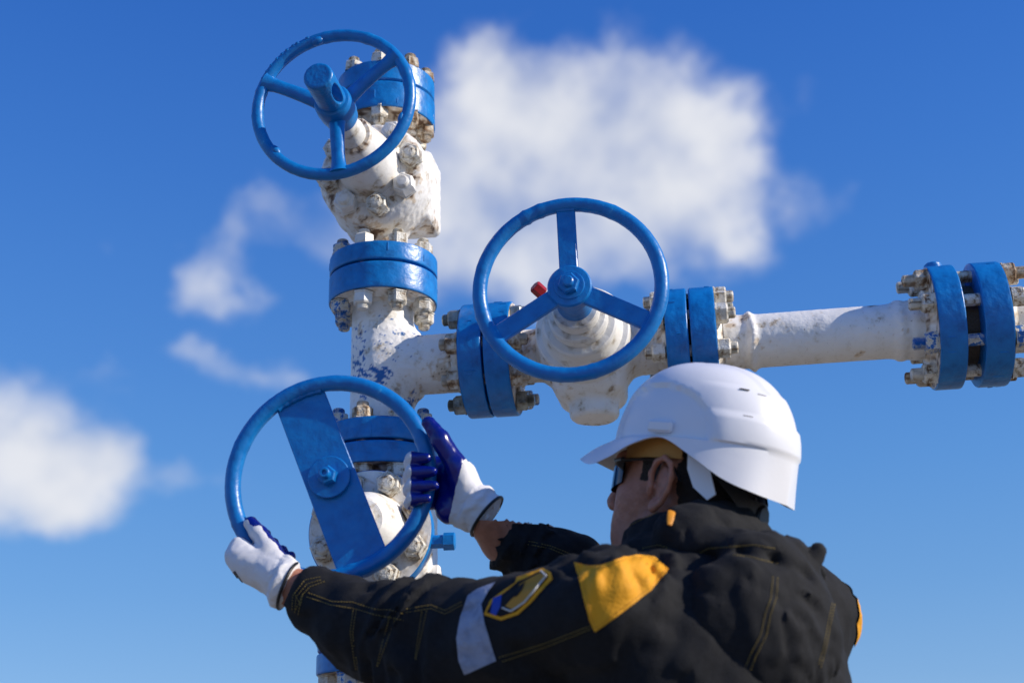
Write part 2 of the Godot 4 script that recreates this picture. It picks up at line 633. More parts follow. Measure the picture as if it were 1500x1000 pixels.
# ---------------------------------------------------------------- sky
func sky() -> Sky:
	var w := 3072
	var hgt := 1536
	var im := Image.create(w, hgt, false, Image.FORMAT_RGBF)
	var steps := [[-90.0, Color(0.70, 0.76, 0.82)], [0.0, Color(0.68, 0.80, 0.92)], [5.0, Color(0.515, 0.695, 0.885)], [9.0, Color(0.435, 0.640, 0.868)], [14.0, Color(0.365, 0.588, 0.853)], [19.0, Color(0.310, 0.535, 0.830)], [27.0, Color(0.245, 0.470, 0.795)], [34.0, Color(0.200, 0.420, 0.760)], [50.0, Color(0.150, 0.350, 0.680)], [90.0, Color(0.12, 0.30, 0.60)]]
	var sun := Vector3(0.851, 0.477, 0.220)
	# az, el, half width, half height in degrees, weight
	var puffs := PUFFS.duplicate()
	for k in 46:                                      # the same fair weather all round
		var az := rng.randf_range(32.0, 328.0)
		var el := rng.randf_range(9.0, 48.0)
		var s := rng.randf_range(0.5, 1.1)
		for q in 4:
			puffs.append([az + rng.randf_range(-5.0, 5.0), el + rng.randf_range(-2.0, 2.0), rng.randf_range(1.5, 4.5), rng.randf_range(1.0, 2.6), s])
	var body := FastNoiseLite.new()
	body.seed = 5
	body.frequency = 0.16
	body.fractal_octaves = 4
	body.fractal_gain = 0.42
	var dens := PackedFloat32Array()
	dens.resize(w * hgt)
	for p: Array in puffs:
		var cx: float = fposmod(p[0], 360.0) / 360.0 * w
		var cy: float = (90.0 - p[1]) / 180.0 * hgt
		var rx: float = 0.92 * p[2] / 360.0 * w
		var ry: float = 0.92 * p[3] / 180.0 * hgt
		for y in range(maxi(0, int(cy - 2.6 * ry)), mini(hgt / 2, int(cy + 2.6 * ry))):
			for x in range(int(cx - 2.6 * rx), int(cx + 2.6 * rx)):
				var d := ((x - cx) / rx) ** 2 + ((y - cy) / ry) ** 2
				if d < 6.0:
					dens[y * w + posmod(x, w)] += exp(-d * 0.9) * float(p[4])
	var warp := FastNoiseLite.new()
	warp.seed = 8
	warp.frequency = 0.2
	warp.fractal_octaves = 3
	var near := PackedByteArray()                     # blocks of the sky that hold cloud
	near.resize((w / 32) * (hgt / 32))
	for y in range(0, hgt, 4):
		for x in range(0, w, 4):
			if dens[y * w + x] > 0.01:
				for j: int in [-1, 0, 1]:
					for i: int in [-1, 0, 1]:
						near[clampi(y / 32 + j, 0, hgt / 32 - 1) * (w / 32) + posmod(x / 32 + i, w / 32)] = 1
	for y in hgt:
		var el := 90.0 - (y + 0.5) / hgt * 180.0
		var c := Color.BLACK
		for i in steps.size() - 1:
			if el >= steps[i][0] and el <= steps[i + 1][0]:
				var u: float = (el - steps[i][0]) / (steps[i + 1][0] - steps[i][0])
				c = (steps[i][1] as Color).lerp(steps[i + 1][1], u)
		c = c.srgb_to_linear()
		if el < -1.0:
			im.fill_rect(Rect2i(0, y, w, 1), c)
			continue
		for x in w:
			var az := (x + 0.5) / w * TAU
			var dir := Vector3(sin(az) * cos(deg_to_rad(el)), sin(deg_to_rad(el)), -cos(az) * cos(deg_to_rad(el)))
			var s := dir.dot(sun)
			var q := c * (0.97 + 0.42 * s * s) # air scatters least at right angles to the sun
			var p := Vector3(sin(az) * 57.0, el * 1.15, -cos(az) * 57.0)
			var d := 0.0
			if near[(y / 32) * (w / 32) + x / 32]:
				var kx := warp.get_noise_3dv(p) + 0.4 * warp.get_noise_3dv(p * 2.9)
				var ky := warp.get_noise_3dv(p + Vector3(90, 0, 0)) + 0.4 * warp.get_noise_3dv(p * 2.9 + Vector3(90, 0, 0))
				d = dens[clampi(y + int(ky * 1.0 / 180.0 * hgt), 0, hgt / 2) * w + posmod(x + int(kx * 1.5 / 360.0 * w), w)]
			if d > 0.02:
				var n := body.get_noise_3dv(p)
				var m := body.get_noise_3dv(p * 2.7 + Vector3(40, 0, 0))
				var a := smoothstep(0.16, 1.12, 1.12 * (1.0 - exp(-1.0 * d)) + n * 0.36 + m * 0.10)
				var lit := clampf(0.80 + 0.42 * n + 0.15 * m + 0.1 * s, 0.0, 1.0)
				var cloud := Color(0.72, 0.755, 0.83).lerp(Color(0.905, 0.912, 0.935), lit)
				q = q.lerp(cloud.srgb_to_linear() * 1.02, a * 0.95)
			im.set_pixel(x, y, q)
	var m := PanoramaSkyMaterial.new()
	m.panorama = ImageTexture.create_from_image(im)
	var s := Sky.new()
	s.sky_material = m
	return s


const PUFFS := [[-0.07, 31.46, 3.36, 1.66, 1], [3.66, 29.89, 4.87, 2.41, 1.1], [7.34, 28.94, 4.13, 2.26, 1.1], [10.81, 28.49, 1.54, 1.96, 0.8], [-1.16, 28.4, 3.43, 3.32, 1.1], [3.51, 26.8, 6.42, 3.32, 1.2], [8.41, 25.61, 3.68, 2.11, 1.1], [10.9, 24.0, 1.6, 1.6, 0.75], [-1.55, 24.54, 2.98, 2.11, 0.9], [-4.83, 23.03, 2.29, 2.11, 0.5], [-8.77, 24.73, 1.83, 1.81, 0.55], [2.37, 23.25, 3.94, 1.51, 0.7], [5.5, 31.97, 1.78, 0.9, 0.35], [-6.01, 26.0, 2.01, 1.81, 0.4], [-21.57, 15.16, 3.75, 2.26, 1.25], [-19.23, 13.9, 2.49, 1.96, 1.1], [-21.53, 12.36, 3.4, 1.06, 0.9], [-17.96, 15.41, 1.41, 1.06, 0.5], [-14.38, 22.79, 1.7, 1.3, 0.46], [-12.9, 24.7, 1.3, 1.3, 0.6], [-11.6, 26.1, 1.3, 0.85, 0.6], [-13.21, 21.54, 1.95, 0.84, 0.55], [-15.41, 22.13, 1.3, 0.9, 0.5], [-14.13, 19.13, 1.76, 0.84, 0.6], [-11.96, 18.5, 1.91, 0.75, 0.5], [-17.91, 18.15, 1.43, 0.9, 0.5], [-14.39, 14.15, 1.87, 1.06, 0.62], [-10.71, 24.93, 1.33, 1.21, 0.3], [-18.98, 23.11, 0.82, 0.6, 0.3], [-24.18, 30.28, 0.87, 0.6, 0.25], [-4.53, 27.51, 1.7, 1.81, 0.5]]


# ---------------------------------------------------------------- pipework
func to_z(at := Vector3.ZERO) -> Transform3D:
	return Transform3D(Basis(Vector3.RIGHT, PI / 2), at)


func to_x(at := Vector3.ZERO, way := 1) -> Transform3D:
	return Transform3D(Basis(Vector3.BACK, -PI / 2 * way), at)


func to_y(at := Vector3.ZERO, way := 1) -> Transform3D:
	return Transform3D(Basis() if way > 0 else Basis(Vector3.RIGHT, PI), at)


# rust and old dirt: a grainy stain whose strength is set where the photograph shows it
func grime(p: Vector3, k: float) -> Color:
	var n := fine.get_noise_3dv(p)
	var m := fine.get_noise_3dv(p * 3.1 + Vector3(7, 3, 1))
	var s := smoothstep(0.06, 0.20, n * 0.75 + m * 0.35 + k - 0.42)
	var dark := smoothstep(0.30, 0.46, n * 0.7 + m * 0.4 + k - 0.45)
	var c := Color(1, 1, 1).lerp(Color(0.70, 0.55, 0.38), s * 0.7)
	return c.lerp(Color(0.16, 0.09, 0.05), dark)


func near_spots(p: Vector3, spots: Array) -> float:
	var k := 0.0
	for s: Array in spots:
		k = maxf(k, float(s[2]) * clampf(1.35 - p.distance_to(s[0]) / float(s[1]), 0.0, 1.0))
	return k


# a stud with a nut on each end, along y; span is what the nuts clamp
func bolt_mesh(span: float, tail: float, turn: float, cap := true) -> ArrayMesh:
	var key := [snappedf(span, 0.001), tail, snappedf(turn, 0.3)]
	if shared.has(key):
		return shared[key]
	var g := Geo.new()
	for s: int in [-1, 1]:
		var xf := to_y(Vector3(0, s * span / 2, 0), s) * Transform3D(Basis(Vector3.UP, turn * s), Vector3.ZERO)
		g.lathe([Vector2(0.021, 0), Vector2(0.021, 0.0022), Vector2(0.0188, 0.0028), Vector2(0.0195, 0.0045), Vector2(0.0195, 0.0205), Vector2(0.0168, 0.0235), Vector2(0.009, 0.0236)], 6, xf)
		var prof := [Vector2(0.0118, 0.0)]
		var y := 0.0236
		while y < 0.0236 + tail - 0.003:
			prof.append(Vector2(0.0118, y))
			prof.append(Vector2(0.0106, y + 0.0011))
			y += 0.0022
		prof.append(Vector2(0.0112, 0.0236 + tail - 0.002))
		prof.append(Vector2(0.0085, 0.0236 + tail))
		prof.append(Vector2(0.0, 0.0236 + tail + 0.0006))
		g.lathe(prof, 12, to_y(Vector3(0, s * span / 2, 0), s))
	g.lathe([Vector2(0.0112, -span / 2), Vector2(0.0112, span / 2)], 12)
	var m := one(g, null, 30.0)
	shared[key] = m
	return m


func ring_of_bolts(parent: Node3D, xf: Transform3D, count: int, radius: float, start: float, span: float, tail: float, kinds: Array) -> void:
	for i in count:
		var a := start + TAU * i / count
		var m := bolt_mesh(span, tail, [0.0, 0.3, 0.6, 0.9][rng.randi() % 4])
		var kind: String = kinds[rng.randi() % kinds.size()]
		part("bolt", m, parent, xf * Transform3D(Basis(Vector3.UP, -a), Vector3(radius * cos(a), -span / 2 + span * 0.5, radius * sin(a))), M[kind])


# blue rim, white back face and welded neck; the mating face is at y = 0, the neck runs down
func flange(parent: Node3D, xf: Transform3D, r: float, th: float, neck_r: float, neck: float, stain := 0.35) -> MeshInstance3D:
	var mesh := ArrayMesh.new()
	var g := Geo.new()
	var prof := [Vector2(r - 0.0035, -th), Vector2(r - 0.001, -th + 0.001), Vector2(r, -th + 0.0035)]
	var rows := 6
	for i in range(1, rows):
		prof.append(Vector2(r, lerpf(-th + 0.0035, -0.003, float(i) / rows)))
	prof.append_array([Vector2(r, -0.003), Vector2(r - 0.001, -0.001), Vector2(r - 0.003, 0), Vector2(0.05, 0)])
	g.lathe(prof, 96, Transform3D(), 0.0012)
	for k in 7:                                        # runs of thick paint
		var a := rng.randf() * TAU
		var y0 := rng.randf_range(-th * 0.9, -th * 0.5)
		var l := rng.randf_range(0.006, 0.02)
		var c := Vector3(cos(a), 0, sin(a)) * (r - 0.0002)
		g.tube([c + Vector3(0, y0, 0), c + Vector3(0, minf(y0 + l, -0.004), 0)], [0.0012, 0.0016], 6)
	g.into(mesh, M.blue_paint, 40.0)
	var w := Geo.new()
	var back := [Vector2(neck_r, -th - neck), Vector2(neck_r + 0.0015, -th - neck * 0.8), Vector2(neck_r + 0.006, -th - neck * 0.45), Vector2(neck_r + 0.015, -th - 0.008), Vector2(neck_r + 0.019, -th - 0.002), Vector2(neck_r + 0.022, -th - 0.0005)]
	for i in range(1, 9):
		back.append(Vector2(lerpf(neck_r + 0.022, r - 0.0035, i / 8.0), -th - 0.0004))
	w.lathe(back, 72)
	w.into(mesh, M.white_paint, 40.0, func(p: Vector3) -> Color: return grime(p + xf.origin * 3.0, stain + 0.25 * smoothstep(0.6, 1.0, Vector2(p.x, p.z).length() / r)))
	return part("flange", mesh, parent, xf)


func gasket(parent: Node3D, xf: Transform3D, r: float, th: float) -> void:
	part("gasket", one(Geo.new().lathe([Vector2(0.03, 0), Vector2(r, 0), Vector2(r, th), Vector2(0.03, th)], 48), M.gasket), parent, xf)


# the rim of a handwheel about z
func rim_mesh(radius: float, r: float, squash := 1.0, seed_ := 0.0) -> ArrayMesh:
	var path := []
	var radii := []
	for i in 144:
		var a := TAU * i / 144
		path.append(Vector3(cos(a) * radius, sin(a) * radius, 0.0012 * sin(a * 2.0 + seed_)))
		var drip := 0.0
		for k in 7:
			var c := fposmod(seed_ * 1.7 + k * k * 0.93 + k * 0.61, TAU)
			drip += (0.06 + 0.02 * (k % 3)) * exp(-pow((a - c) / 0.022, 2.0))
		radii.append(r * (1.0 + drip + 0.035 * coarse.get_noise_1d(a * 90.0 + seed_ * 50.0)))
	return one(Geo.new().tube(path, radii, 18, true, squash, Vector3.BACK), M.wheel_paint, 60.0)


func pipe_frame() -> Transform3D:
	return Transform3D(Basis(Vector3.UP, -PHI), ORIGIN)


const WHITE_BOLTS := ["painted_bolt", "painted_bolt", "clean_white_paint", "painted_bolt", "rust", "blue_smeared_bolt"]
const STEEL_BOLTS := ["bare_steel", "bare_steel", "painted_bolt", "rust"]


func pipe_tee() -> void:
	var t := thing("pipe_tee", "white painted pipe tee smeared with blue paint, between two stacked valves", "pipe fitting", pipe_frame())
	var f := Field.new(Vector3(-0.08, -0.15, -0.08), Vector3(0.19, 0.15, 0.08), 0.003)
	f.rod(Vector3(0, -0.20, 0), Vector3(0, 0.20, 0), 0.0605, 0.002, 0.004)
	f.rod(Vector3(0, 0, 0), Vector3(0.22, 0, 0), 0.0575, 0.002, 0.045)
	f.ruffle(func(p: Vector3) -> float: return 0.0012 * coarse.get_noise_3dv(p * 90.0), 0.01)
	f.net()
	var spots := [[Vector3(0.15, -0.03, 0.03), 0.06, 0.55], [Vector3(0.02, 0.1, 0.06), 0.03, 0.2], [Vector3(0.06, -0.06, 0.0), 0.05, 0.4], [Vector3(-0.03, 0.06, 0.05), 0.02, 0.35], [Vector3(0.15, 0.055, 0.0), 0.04, 0.4]]
	# brushed-on smears of blue, as in the photograph round the crotch of the tee
	var blue_spots := [[Vector3(-0.01, -0.045, 0.06), 0.035, 0.62], [Vector3(0.015, -0.04, 0.06), 0.022, 0.8], [Vector3(-0.035, -0.01, 0.055), 0.035, 0.5], [Vector3(-0.03, 0.055, 0.05), 0.03, 0.38], [Vector3(0.04, 0.03, 0.05), 0.05, 0.28], [Vector3(0.07, -0.09, 0.02), 0.03, 0.5]]
	var paint := func(p: Vector3) -> Color:
		var c := grime(p, 0.10 + near_spots(p, spots))
		var k := near_spots(p, blue_spots)
		if k > 0.0:
			var q := Vector3(p.x * 0.45 - p.y * 0.3, p.y * 1.5 + p.x * 0.8, p.z)
			var n := fine.get_noise_3dv(q * 1.6 + Vector3(5, 0, 0)) + 0.5 * fine.get_noise_3dv(p * 4.0)
			c = c.lerp(Color(0.012, 0.16, 0.52), smoothstep(0.30, 0.36, n * 0.8 + k - 0.18))
		return c
	var mesh := f.into(ArrayMesh.new(), M.white_paint, paint)
	part("body", mesh, t)
	# raised casting mark below the upper flange
	var mark := Geo.new()
	mark.tube([Vector3(-0.012, 0.058, 0.0585), Vector3(0.006, 0.058, 0.0603), Vector3(0.008, 0.076, 0.0600), Vector3(-0.010, 0.078, 0.0588), Vector3(-0.012, 0.058, 0.0585)], [0.0022], 6)
	mark.tube([Vector3(-0.006, 0.062, 0.0600), Vector3(0.0, 0.070, 0.0603), Vector3(-0.004, 0.075, 0.0600)], [0.0018], 6)
	part("casting_mark", one(mark, M.clean_white_paint), t)
	var up := flange(t, to_y(Vector3(0, 0.1822, 0)), 0.107, 0.0545, 0.0605, 0.012)
	ring_of_bolts(up, to_y(Vector3(0, -0.008, 0)), 8, 0.086, deg_to_rad(12.0), 0.098, 0.011, WHITE_BOLTS)
	flange(t, to_y(Vector3(0, -0.1685, 0), -1), 0.107, 0.041, 0.0605, 0.012)
	var side := flange(t, to_x(Vector3(0.2135, 0, 0)), 0.110, 0.045, 0.0575, 0.022, 0.5)
	ring_of_bolts(side, to_y(Vector3(0, 0.0015, 0)), 8, 0.088, deg_to_rad(4.0), 0.0945, 0.012, ["painted_bolt", "rust", "bare_steel", "blue_smeared_bolt"])
	gasket(t, to_x(Vector3(0.213, 0, 0)), 0.09, 0.0045)
	gasket(t, to_y(Vector3(0, 0.1818, 0)), 0.094, 0.0044)


func bonnet_bolts(parent: Node3D, z: float, radius: float, count: int, start: float, kinds: Array) -> void:
	for i in count:
		var a := start + TAU * i / count
		var m := bolt_mesh(0.04, 0.007, [0.0, 0.3, 0.6][rng.randi() % 3])
		part("bolt", m, parent, to_z(Vector3(radius * cos(a), radius * sin(a), z - 0.022)).scaled_local(Vector3(1.14, 1.14, 1.14)), M[kinds[rng.randi() % kinds.size()]])


func upper_valve() -> void:
	var at := Vector3(0, 0.3735, 0)
	var t := thing("gate_valve", "topmost white gate valve with a blue three-spoke wheel on a long slotted spindle", "valve", pipe_frame() * Transform3D(Basis(), at), "gate valves with blue handwheels")
	var f := Field.new(Vector3(-0.125, -0.155, -0.09), Vector3(0.125, 0.155, 0.13), 0.0036)
	f.rod(Vector3(0, -0.2, 0), Vector3(0, 0.2, 0), 0.047, 0.002, 0.004)
	f.box(Vector3(0.008, 0.004, -0.025), Basis(), Vector3(0.094, 0.078, 0.050), 0.012, 0.02)
	f.rod(Vector3(0, 0, -0.01), Vector3(0, 0, 0.108), 0.110, 0.022, 0.014)
	f.ruffle(func(p: Vector3) -> float: return 0.0018 * coarse.get_noise_3dv(p * 70.0), 0.012)
	f.net()
	var spots := [[Vector3(-0.01, -0.1, 0.06), 0.05, 0.75], [Vector3(0.07, -0.03, 0.108), 0.03, 0.85], [Vector3(0.05, 0.075, 0.105), 0.05, 0.7], [Vector3(-0.08, -0.05, 0.1), 0.03, 0.6], [Vector3(0.08, -0.09, -0.02), 0.05, 0.5], [Vector3(-0.07, 0.03, 0.108), 0.05, 0.45]]
	for i in 8:
		var a := deg_to_rad(12.0) + TAU * i / 8
		spots.append([Vector3(cos(a) * 0.084, sin(a) * 0.084 - 0.008, 0.108), 0.026, 0.62])
	part("body", f.into(ArrayMesh.new(), M.white_paint, func(p: Vector3) -> Color: return grime(p, 0.08 + near_spots(p, spots))), t)
	var cone := Geo.new()
	var prof := [Vector2(0.071, 0.106), Vector2(0.070, 0.112), Vector2(0.066, 0.117)]
	for i in 16:
		var u := i / 15.0
		prof.append(Vector2(lerpf(0.062, 0.038, u) + 0.005 * sin(u * PI), lerpf(0.119, 0.238, u)))
	prof.append_array([Vector2(0.0385, 0.240), Vector2(0.0385, 0.249), Vector2(0.036, 0.252), Vector2(0.024, 0.2525)])
	cone.lathe(prof, 72, to_z(), 0.004)
	var bonnet := part("bonnet", one(cone, M.white_paint, 40.0, func(p: Vector3) -> Color: return grime(p, 0.10 + 0.55 * smoothstep(0.232, 0.25, p.z) + near_spots(p, [[Vector3(0.03, 0.03, 0.2), 0.03, 0.6], [Vector3(0.0, -0.06, 0.13), 0.02, 0.5]]))), t)
	bonnet_bolts(bonnet, 0.1085, 0.084, 8, deg_to_rad(12.0), ["painted_bolt", "painted_bolt", "painted_bolt", "clean_white_paint"])
	# gland with two lugs
	var gl := Geo.new().lathe([Vector2(0.029, 0.246), Vector2(0.029, 0.268), Vector2(0.026, 0.272), Vector2(0.024, 0.31)], 36, to_z(), 0.002)
	part("gland", one(gl, M.clean_white_paint), t)
	var fitting := Geo.new().lathe([Vector2(0.014, 0.0), Vector2(0.014, 0.02), Vector2(0.017, 0.022), Vector2(0.017, 0.034), Vector2(0.012, 0.038), Vector2(0.0, 0.039)], 8, Transform3D(Basis(Vector3.RIGHT, PI / 2 - 0.3) * Basis(Vector3.BACK, -0.5), Vector3(0.045, 0.05, 0.118)))
	part("grease_fitting", one(fitting, M.painted_bolt), t)
	flange(t, to_y(Vector3(0, -0.1873, 0), -1), 0.107, 0.038, 0.047, 0.012)
	var top := flange(t, to_y(Vector3(0, 0.207, 0)), 0.102, 0.0585, 0.047, 0.016, 0.6)
	ring_of_bolts(top, to_y(Vector3(0, -0.004, 0)), 8, 0.083, deg_to_rad(-5.0), 0.1005, 0.012, ["painted_bolt", "painted_bolt", "rust"])
	gasket(t, to_y(Vector3(0, 0.2065, 0)), 0.088, 0.0045)
	# wheel
	var w := Node3D.new()
	w.name = "handwheel"
	t.add_child(w)
	w.position = Vector3(-0.001, 0.004, 0.362)
	part("rim", rim_mesh(0.1405, 0.0108, 1.0, 1.0), w)
	for a: float in [156.0, 36.0, 276.0]:
		var d := Vector3(cos(deg_to_rad(a)), sin(deg_to_rad(a)), 0)
		var g := Geo.new()
		var pts := []
		var rr := []
		for i in 12:
			var u := i / 11.0
			pts.append(d * lerpf(0.018, 0.141, u) + Vector3(0, 0, -0.018 * (1.0 - u) * (1.0 - u)))
			rr.append(lerpf(0.0142, 0.0112, u) + 0.009 * exp(-(1.0 - u) * 12.0) + 0.006 * exp(-u * 14.0))
		g.tube(pts, rr, 16, false, 0.8, Vector3.BACK)
		part("spoke", one(g, M.wheel_paint, 50.0), w)
	var lump := Geo.new()
	for b: Array in [[104.0, 0.0125, 0.008], [220.0, 0.013, 0.008], [340.0, 0.012, 0.006]]:
		var a := deg_to_rad(b[0])
		lump.ball(Vector3(cos(a), sin(a), 0) * (0.1405 - 0.0065) + Vector3(0, 0, 0.004), Vector3(b[2], b[1], 0.009), 14, Basis(Vector3.BACK, a))
	for k in 9:
		var a := deg_to_rad(112.0 + k * 5.2 + rng.randf_range(-1.5, 1.5))
		lump.ball(Vector3(cos(a), sin(a), 0) * (0.1405 + 0.005) + Vector3(0, 0, 0.0075), Vector3(0.0035, 0.0048, 0.003), 8, Basis(Vector3.BACK, a))
	part("weld_bead", one(lump, M.wheel_paint, 60.0), w)
	var hub := Geo.new().lathe([Vector2(0.022, -0.058), Vector2(0.028, -0.056), Vector2(0.031, -0.05), Vector2(0.031, -0.036), Vector2(0.034, -0.032), Vector2(0.035, -0.012), Vector2(0.034, 0.006), Vector2(0.031, 0.012), Vector2(0.026, 0.014), Vector2(0.02, 0.014)], 40, to_z(), 0.004)
	part("hub", one(hub, M.wheel_paint, 40.0), w)
	var s := Field.new(Vector3(-0.034, -0.034, 0.002), Vector3(0.034, 0.034, 0.118), 0.0017)
	s.rod(Vector3(0, 0, -0.02), Vector3(0, 0, 0.095), 0.0262, 0.005, 0.002)
	var cut := Vector3(cos(deg_to_rad(-28.0)), sin(deg_to_rad(-28.0)), 0)
	var axes := Basis(cut, Vector3(-cut.y, cut.x, 0), Vector3.BACK)
	s.ell(cut * 0.026 + Vector3(0, 0, 0.050), axes, Vector3(0.022, 0.0098, 0.029), 0.002, true)
	s.ruffle(func(p: Vector3) -> float: return 0.0007 * coarse.get_noise_3dv(p * 160.0), 0.006)
	s.net()
	part("spindle_sleeve", s.into(ArrayMesh.new(), M.wheel_paint), w)


func middle_valve() -> void:
	var at := Vector3(0.404, 0.002, 0)
	var t := thing("gate_valve", "white gate valve in the horizontal pipe, its blue wheel standing clear above the hard hat", "valve", pipe_frame() * Transform3D(Basis(), at), "gate valves with blue handwheels")
	var f := Field.new(Vector3(-0.14, -0.155, -0.1), Vector3(0.15, 0.1, 0.12), 0.0036)
	f.rod(Vector3(-0.2, 0, 0), Vector3(0.2, 0, 0), 0.051, 0.002, 0.004)
	f.box(Vector3(0, -0.022, 0.0), Basis(), Vector3(0.066, 0.082, 0.075), 0.03, 0.035)
	f.rod(Vector3(0, 0, 0), Vector3(0, 0, 0.075), 0.088, 0.012, 0.03)
	f.rod(Vector3(0.006, -0.06, 0.01), Vector3(0.006, -0.138, 0.012), 0.046, 0.012, 0.01)
	f.ruffle(func(p: Vector3) -> float: return 0.0016 * coarse.get_noise_3dv(p * 70.0), 0.012)
	f.net()
	var spots := [[Vector3(-0.12, 0.03, 0.04), 0.06, 0.5], [Vector3(-0.1, 0.05, 0.0), 0.05, 0.5], [Vector3(-0.05, -0.06, 0.06), 0.05, 0.35], [Vector3(0.1, -0.02, 0.04), 0.05, 0.22]]
	part("body", f.into(ArrayMesh.new(), M.white_paint, func(p: Vector3) -> Color: return grime(p, 0.10 + near_spots(p, spots))), t)
	var st := Geo.new()
	var prof := [Vector2(0.085, 0.07), Vector2(0.088, 0.073), Vector2(0.088, 0.083), Vector2(0.085, 0.0865), Vector2(0.074, 0.087), Vector2(0.074, 0.0935), Vector2(0.0845, 0.094), Vector2(0.086, 0.096), Vector2(0.086, 0.120), Vector2(0.083, 0.124), Vector2(0.0745, 0.126), Vector2(0.0725, 0.130), Vector2(0.066, 0.150), Vector2(0.0665, 0.153), Vector2(0.0665, 0.166), Vector2(0.063, 0.170), Vector2(0.049, 0.172), Vector2(0.049, 0.176), Vector2(0.0525, 0.177), Vector2(0.0525, 0.200), Vector2(0.049, 0.204), Vector2(0.0385, 0.206), Vector2(0.0385, 0.212), Vector2(0.041, 0.2125), Vector2(0.041, 0.237), Vector2(0.0385, 0.240), Vector2(0.026, 0.241)]
	st.lathe(prof, 80, to_z(), 0.0012)
	var bonnet := part("bonnet", one(st, M.clean_white_paint, 30.0), t)
	for b: Array in [[-105.0, 0.0625, 0.148], [-62.0, 0.0835, 0.108], [-148.0, 0.0835, 0.11]]:
		var a := deg_to_rad(b[0])
		var holes := Geo.new().ball(Vector3(cos(a) * b[1], sin(a) * b[1], b[2]), Vector3(0.003, 0.0055, 0.0035), 10, Basis(Vector3.BACK, a))
		part("spanner_hole", one(holes, M.gasket), bonnet)
	var peg := Geo.new().lathe([Vector2(0.008, 0), Vector2(0.008, 0.012), Vector2(0.006, 0.014), Vector2(0, 0.0145)], 10, Transform3D(Basis(Vector3.BACK, deg_to_rad(-125.0)), Vector3(0.062, -0.045, 0.108)))
	part("grub_screw", one(peg, M.clean_white_paint), bonnet)
	# red-capped grease fitting
	var dir := Vector3(-0.62, 0.52, 0.58).normalized()
	var side := dir.cross(Vector3.UP).normalized()
	var xf := Transform3D(Basis(side, dir, side.cross(dir)), Vector3(-0.046, 0.060, 0.088))
	var shank := part("grease_fitting", one(Geo.new().lathe([Vector2(0.009, 0), Vector2(0.009, 0.048), Vector2(0.0, 0.049)], 14, xf), M.clean_white_paint), t)
	part("cap", one(Geo.new().lathe([Vector2(0.0095, 0.04), Vector2(0.0125, 0.041), Vector2(0.0125, 0.060), Vector2(0.0105, 0.063), Vector2(0.0, 0.0632)], 6, xf), M.red_paint), shank)
	var left := flange(t, to_x(Vector3(-0.1865, -0.002, 0), -1), 0.110, 0.0465, 0.051, 0.02, 0.5)
	var right := flange(t, to_x(Vector3(0.1895, -0.002, 0)), 0.1085, 0.041, 0.051, 0.02, 0.35)
	ring_of_bolts(right, to_y(Vector3(0, 0.003, 0)), 8, 0.087, deg_to_rad(20.0), 0.0945, 0.013, STEEL_BOLTS)
	gasket(t, to_x(Vector3(0.1892, -0.002, 0)), 0.09, 0.0045)
	var w := Node3D.new()
	w.name = "handwheel"
	t.add_child(w)
	w.position = Vector3(0.001, 0.004, 0.318)
	part("rim", rim_mesh(0.1530, 0.0125, 1.0, 2.0), w)
	for a: float in [91.0, 211.0, 331.0]:
		var d := deg_to_rad(a)
		var g := Geo.new()
		var xb := Transform3D(Basis(Vector3.BACK, d), Vector3(cos(d), sin(d), 0) * 0.087 + Vector3(0, 0, -0.002))
		g.box(Vector3(0.126, 0.032, 0.011), 0.002, xb)
		# fillet welds where the bar meets the rim
		g.tube([xb * Vector3(0.055, -0.015, 0.004), xb * Vector3(0.056, 0.015, 0.004)], [0.0042], 8)
		part("spoke", one(g, M.wheel_paint, 30.0), w)
	var hub := Geo.new().lathe([Vector2(0.026, -0.08), Vector2(0.031, -0.078), Vector2(0.032, -0.07), Vector2(0.032, -0.02), Vector2(0.037, -0.016), Vector2(0.0375, 0.006), Vector2(0.035, 0.0095), Vector2(0.026, 0.0105), Vector2(0.0255, 0.0125), Vector2(0.024, 0.0135), Vector2(0.0, 0.0137)], 44, to_z(), 0.002)
	part("hub", one(hub, M.wheel_paint, 35.0), w)
	var nut := Geo.new().lathe([Vector2(0.0185, 0.013), Vector2(0.0185, 0.0225), Vector2(0.016, 0.025), Vector2(0.0, 0.0252)], 6, to_z() * Transform3D(Basis(Vector3.UP, 0.2), Vector3.ZERO))
	nut.lathe([Vector2(0.0095, 0.025), Vector2(0.0095, 0.031), Vector2(0.0075, 0.033), Vector2(0.0, 0.0332)], 16, to_z())
	part("nut", one(nut, M.wheel_paint, 30.0), w)


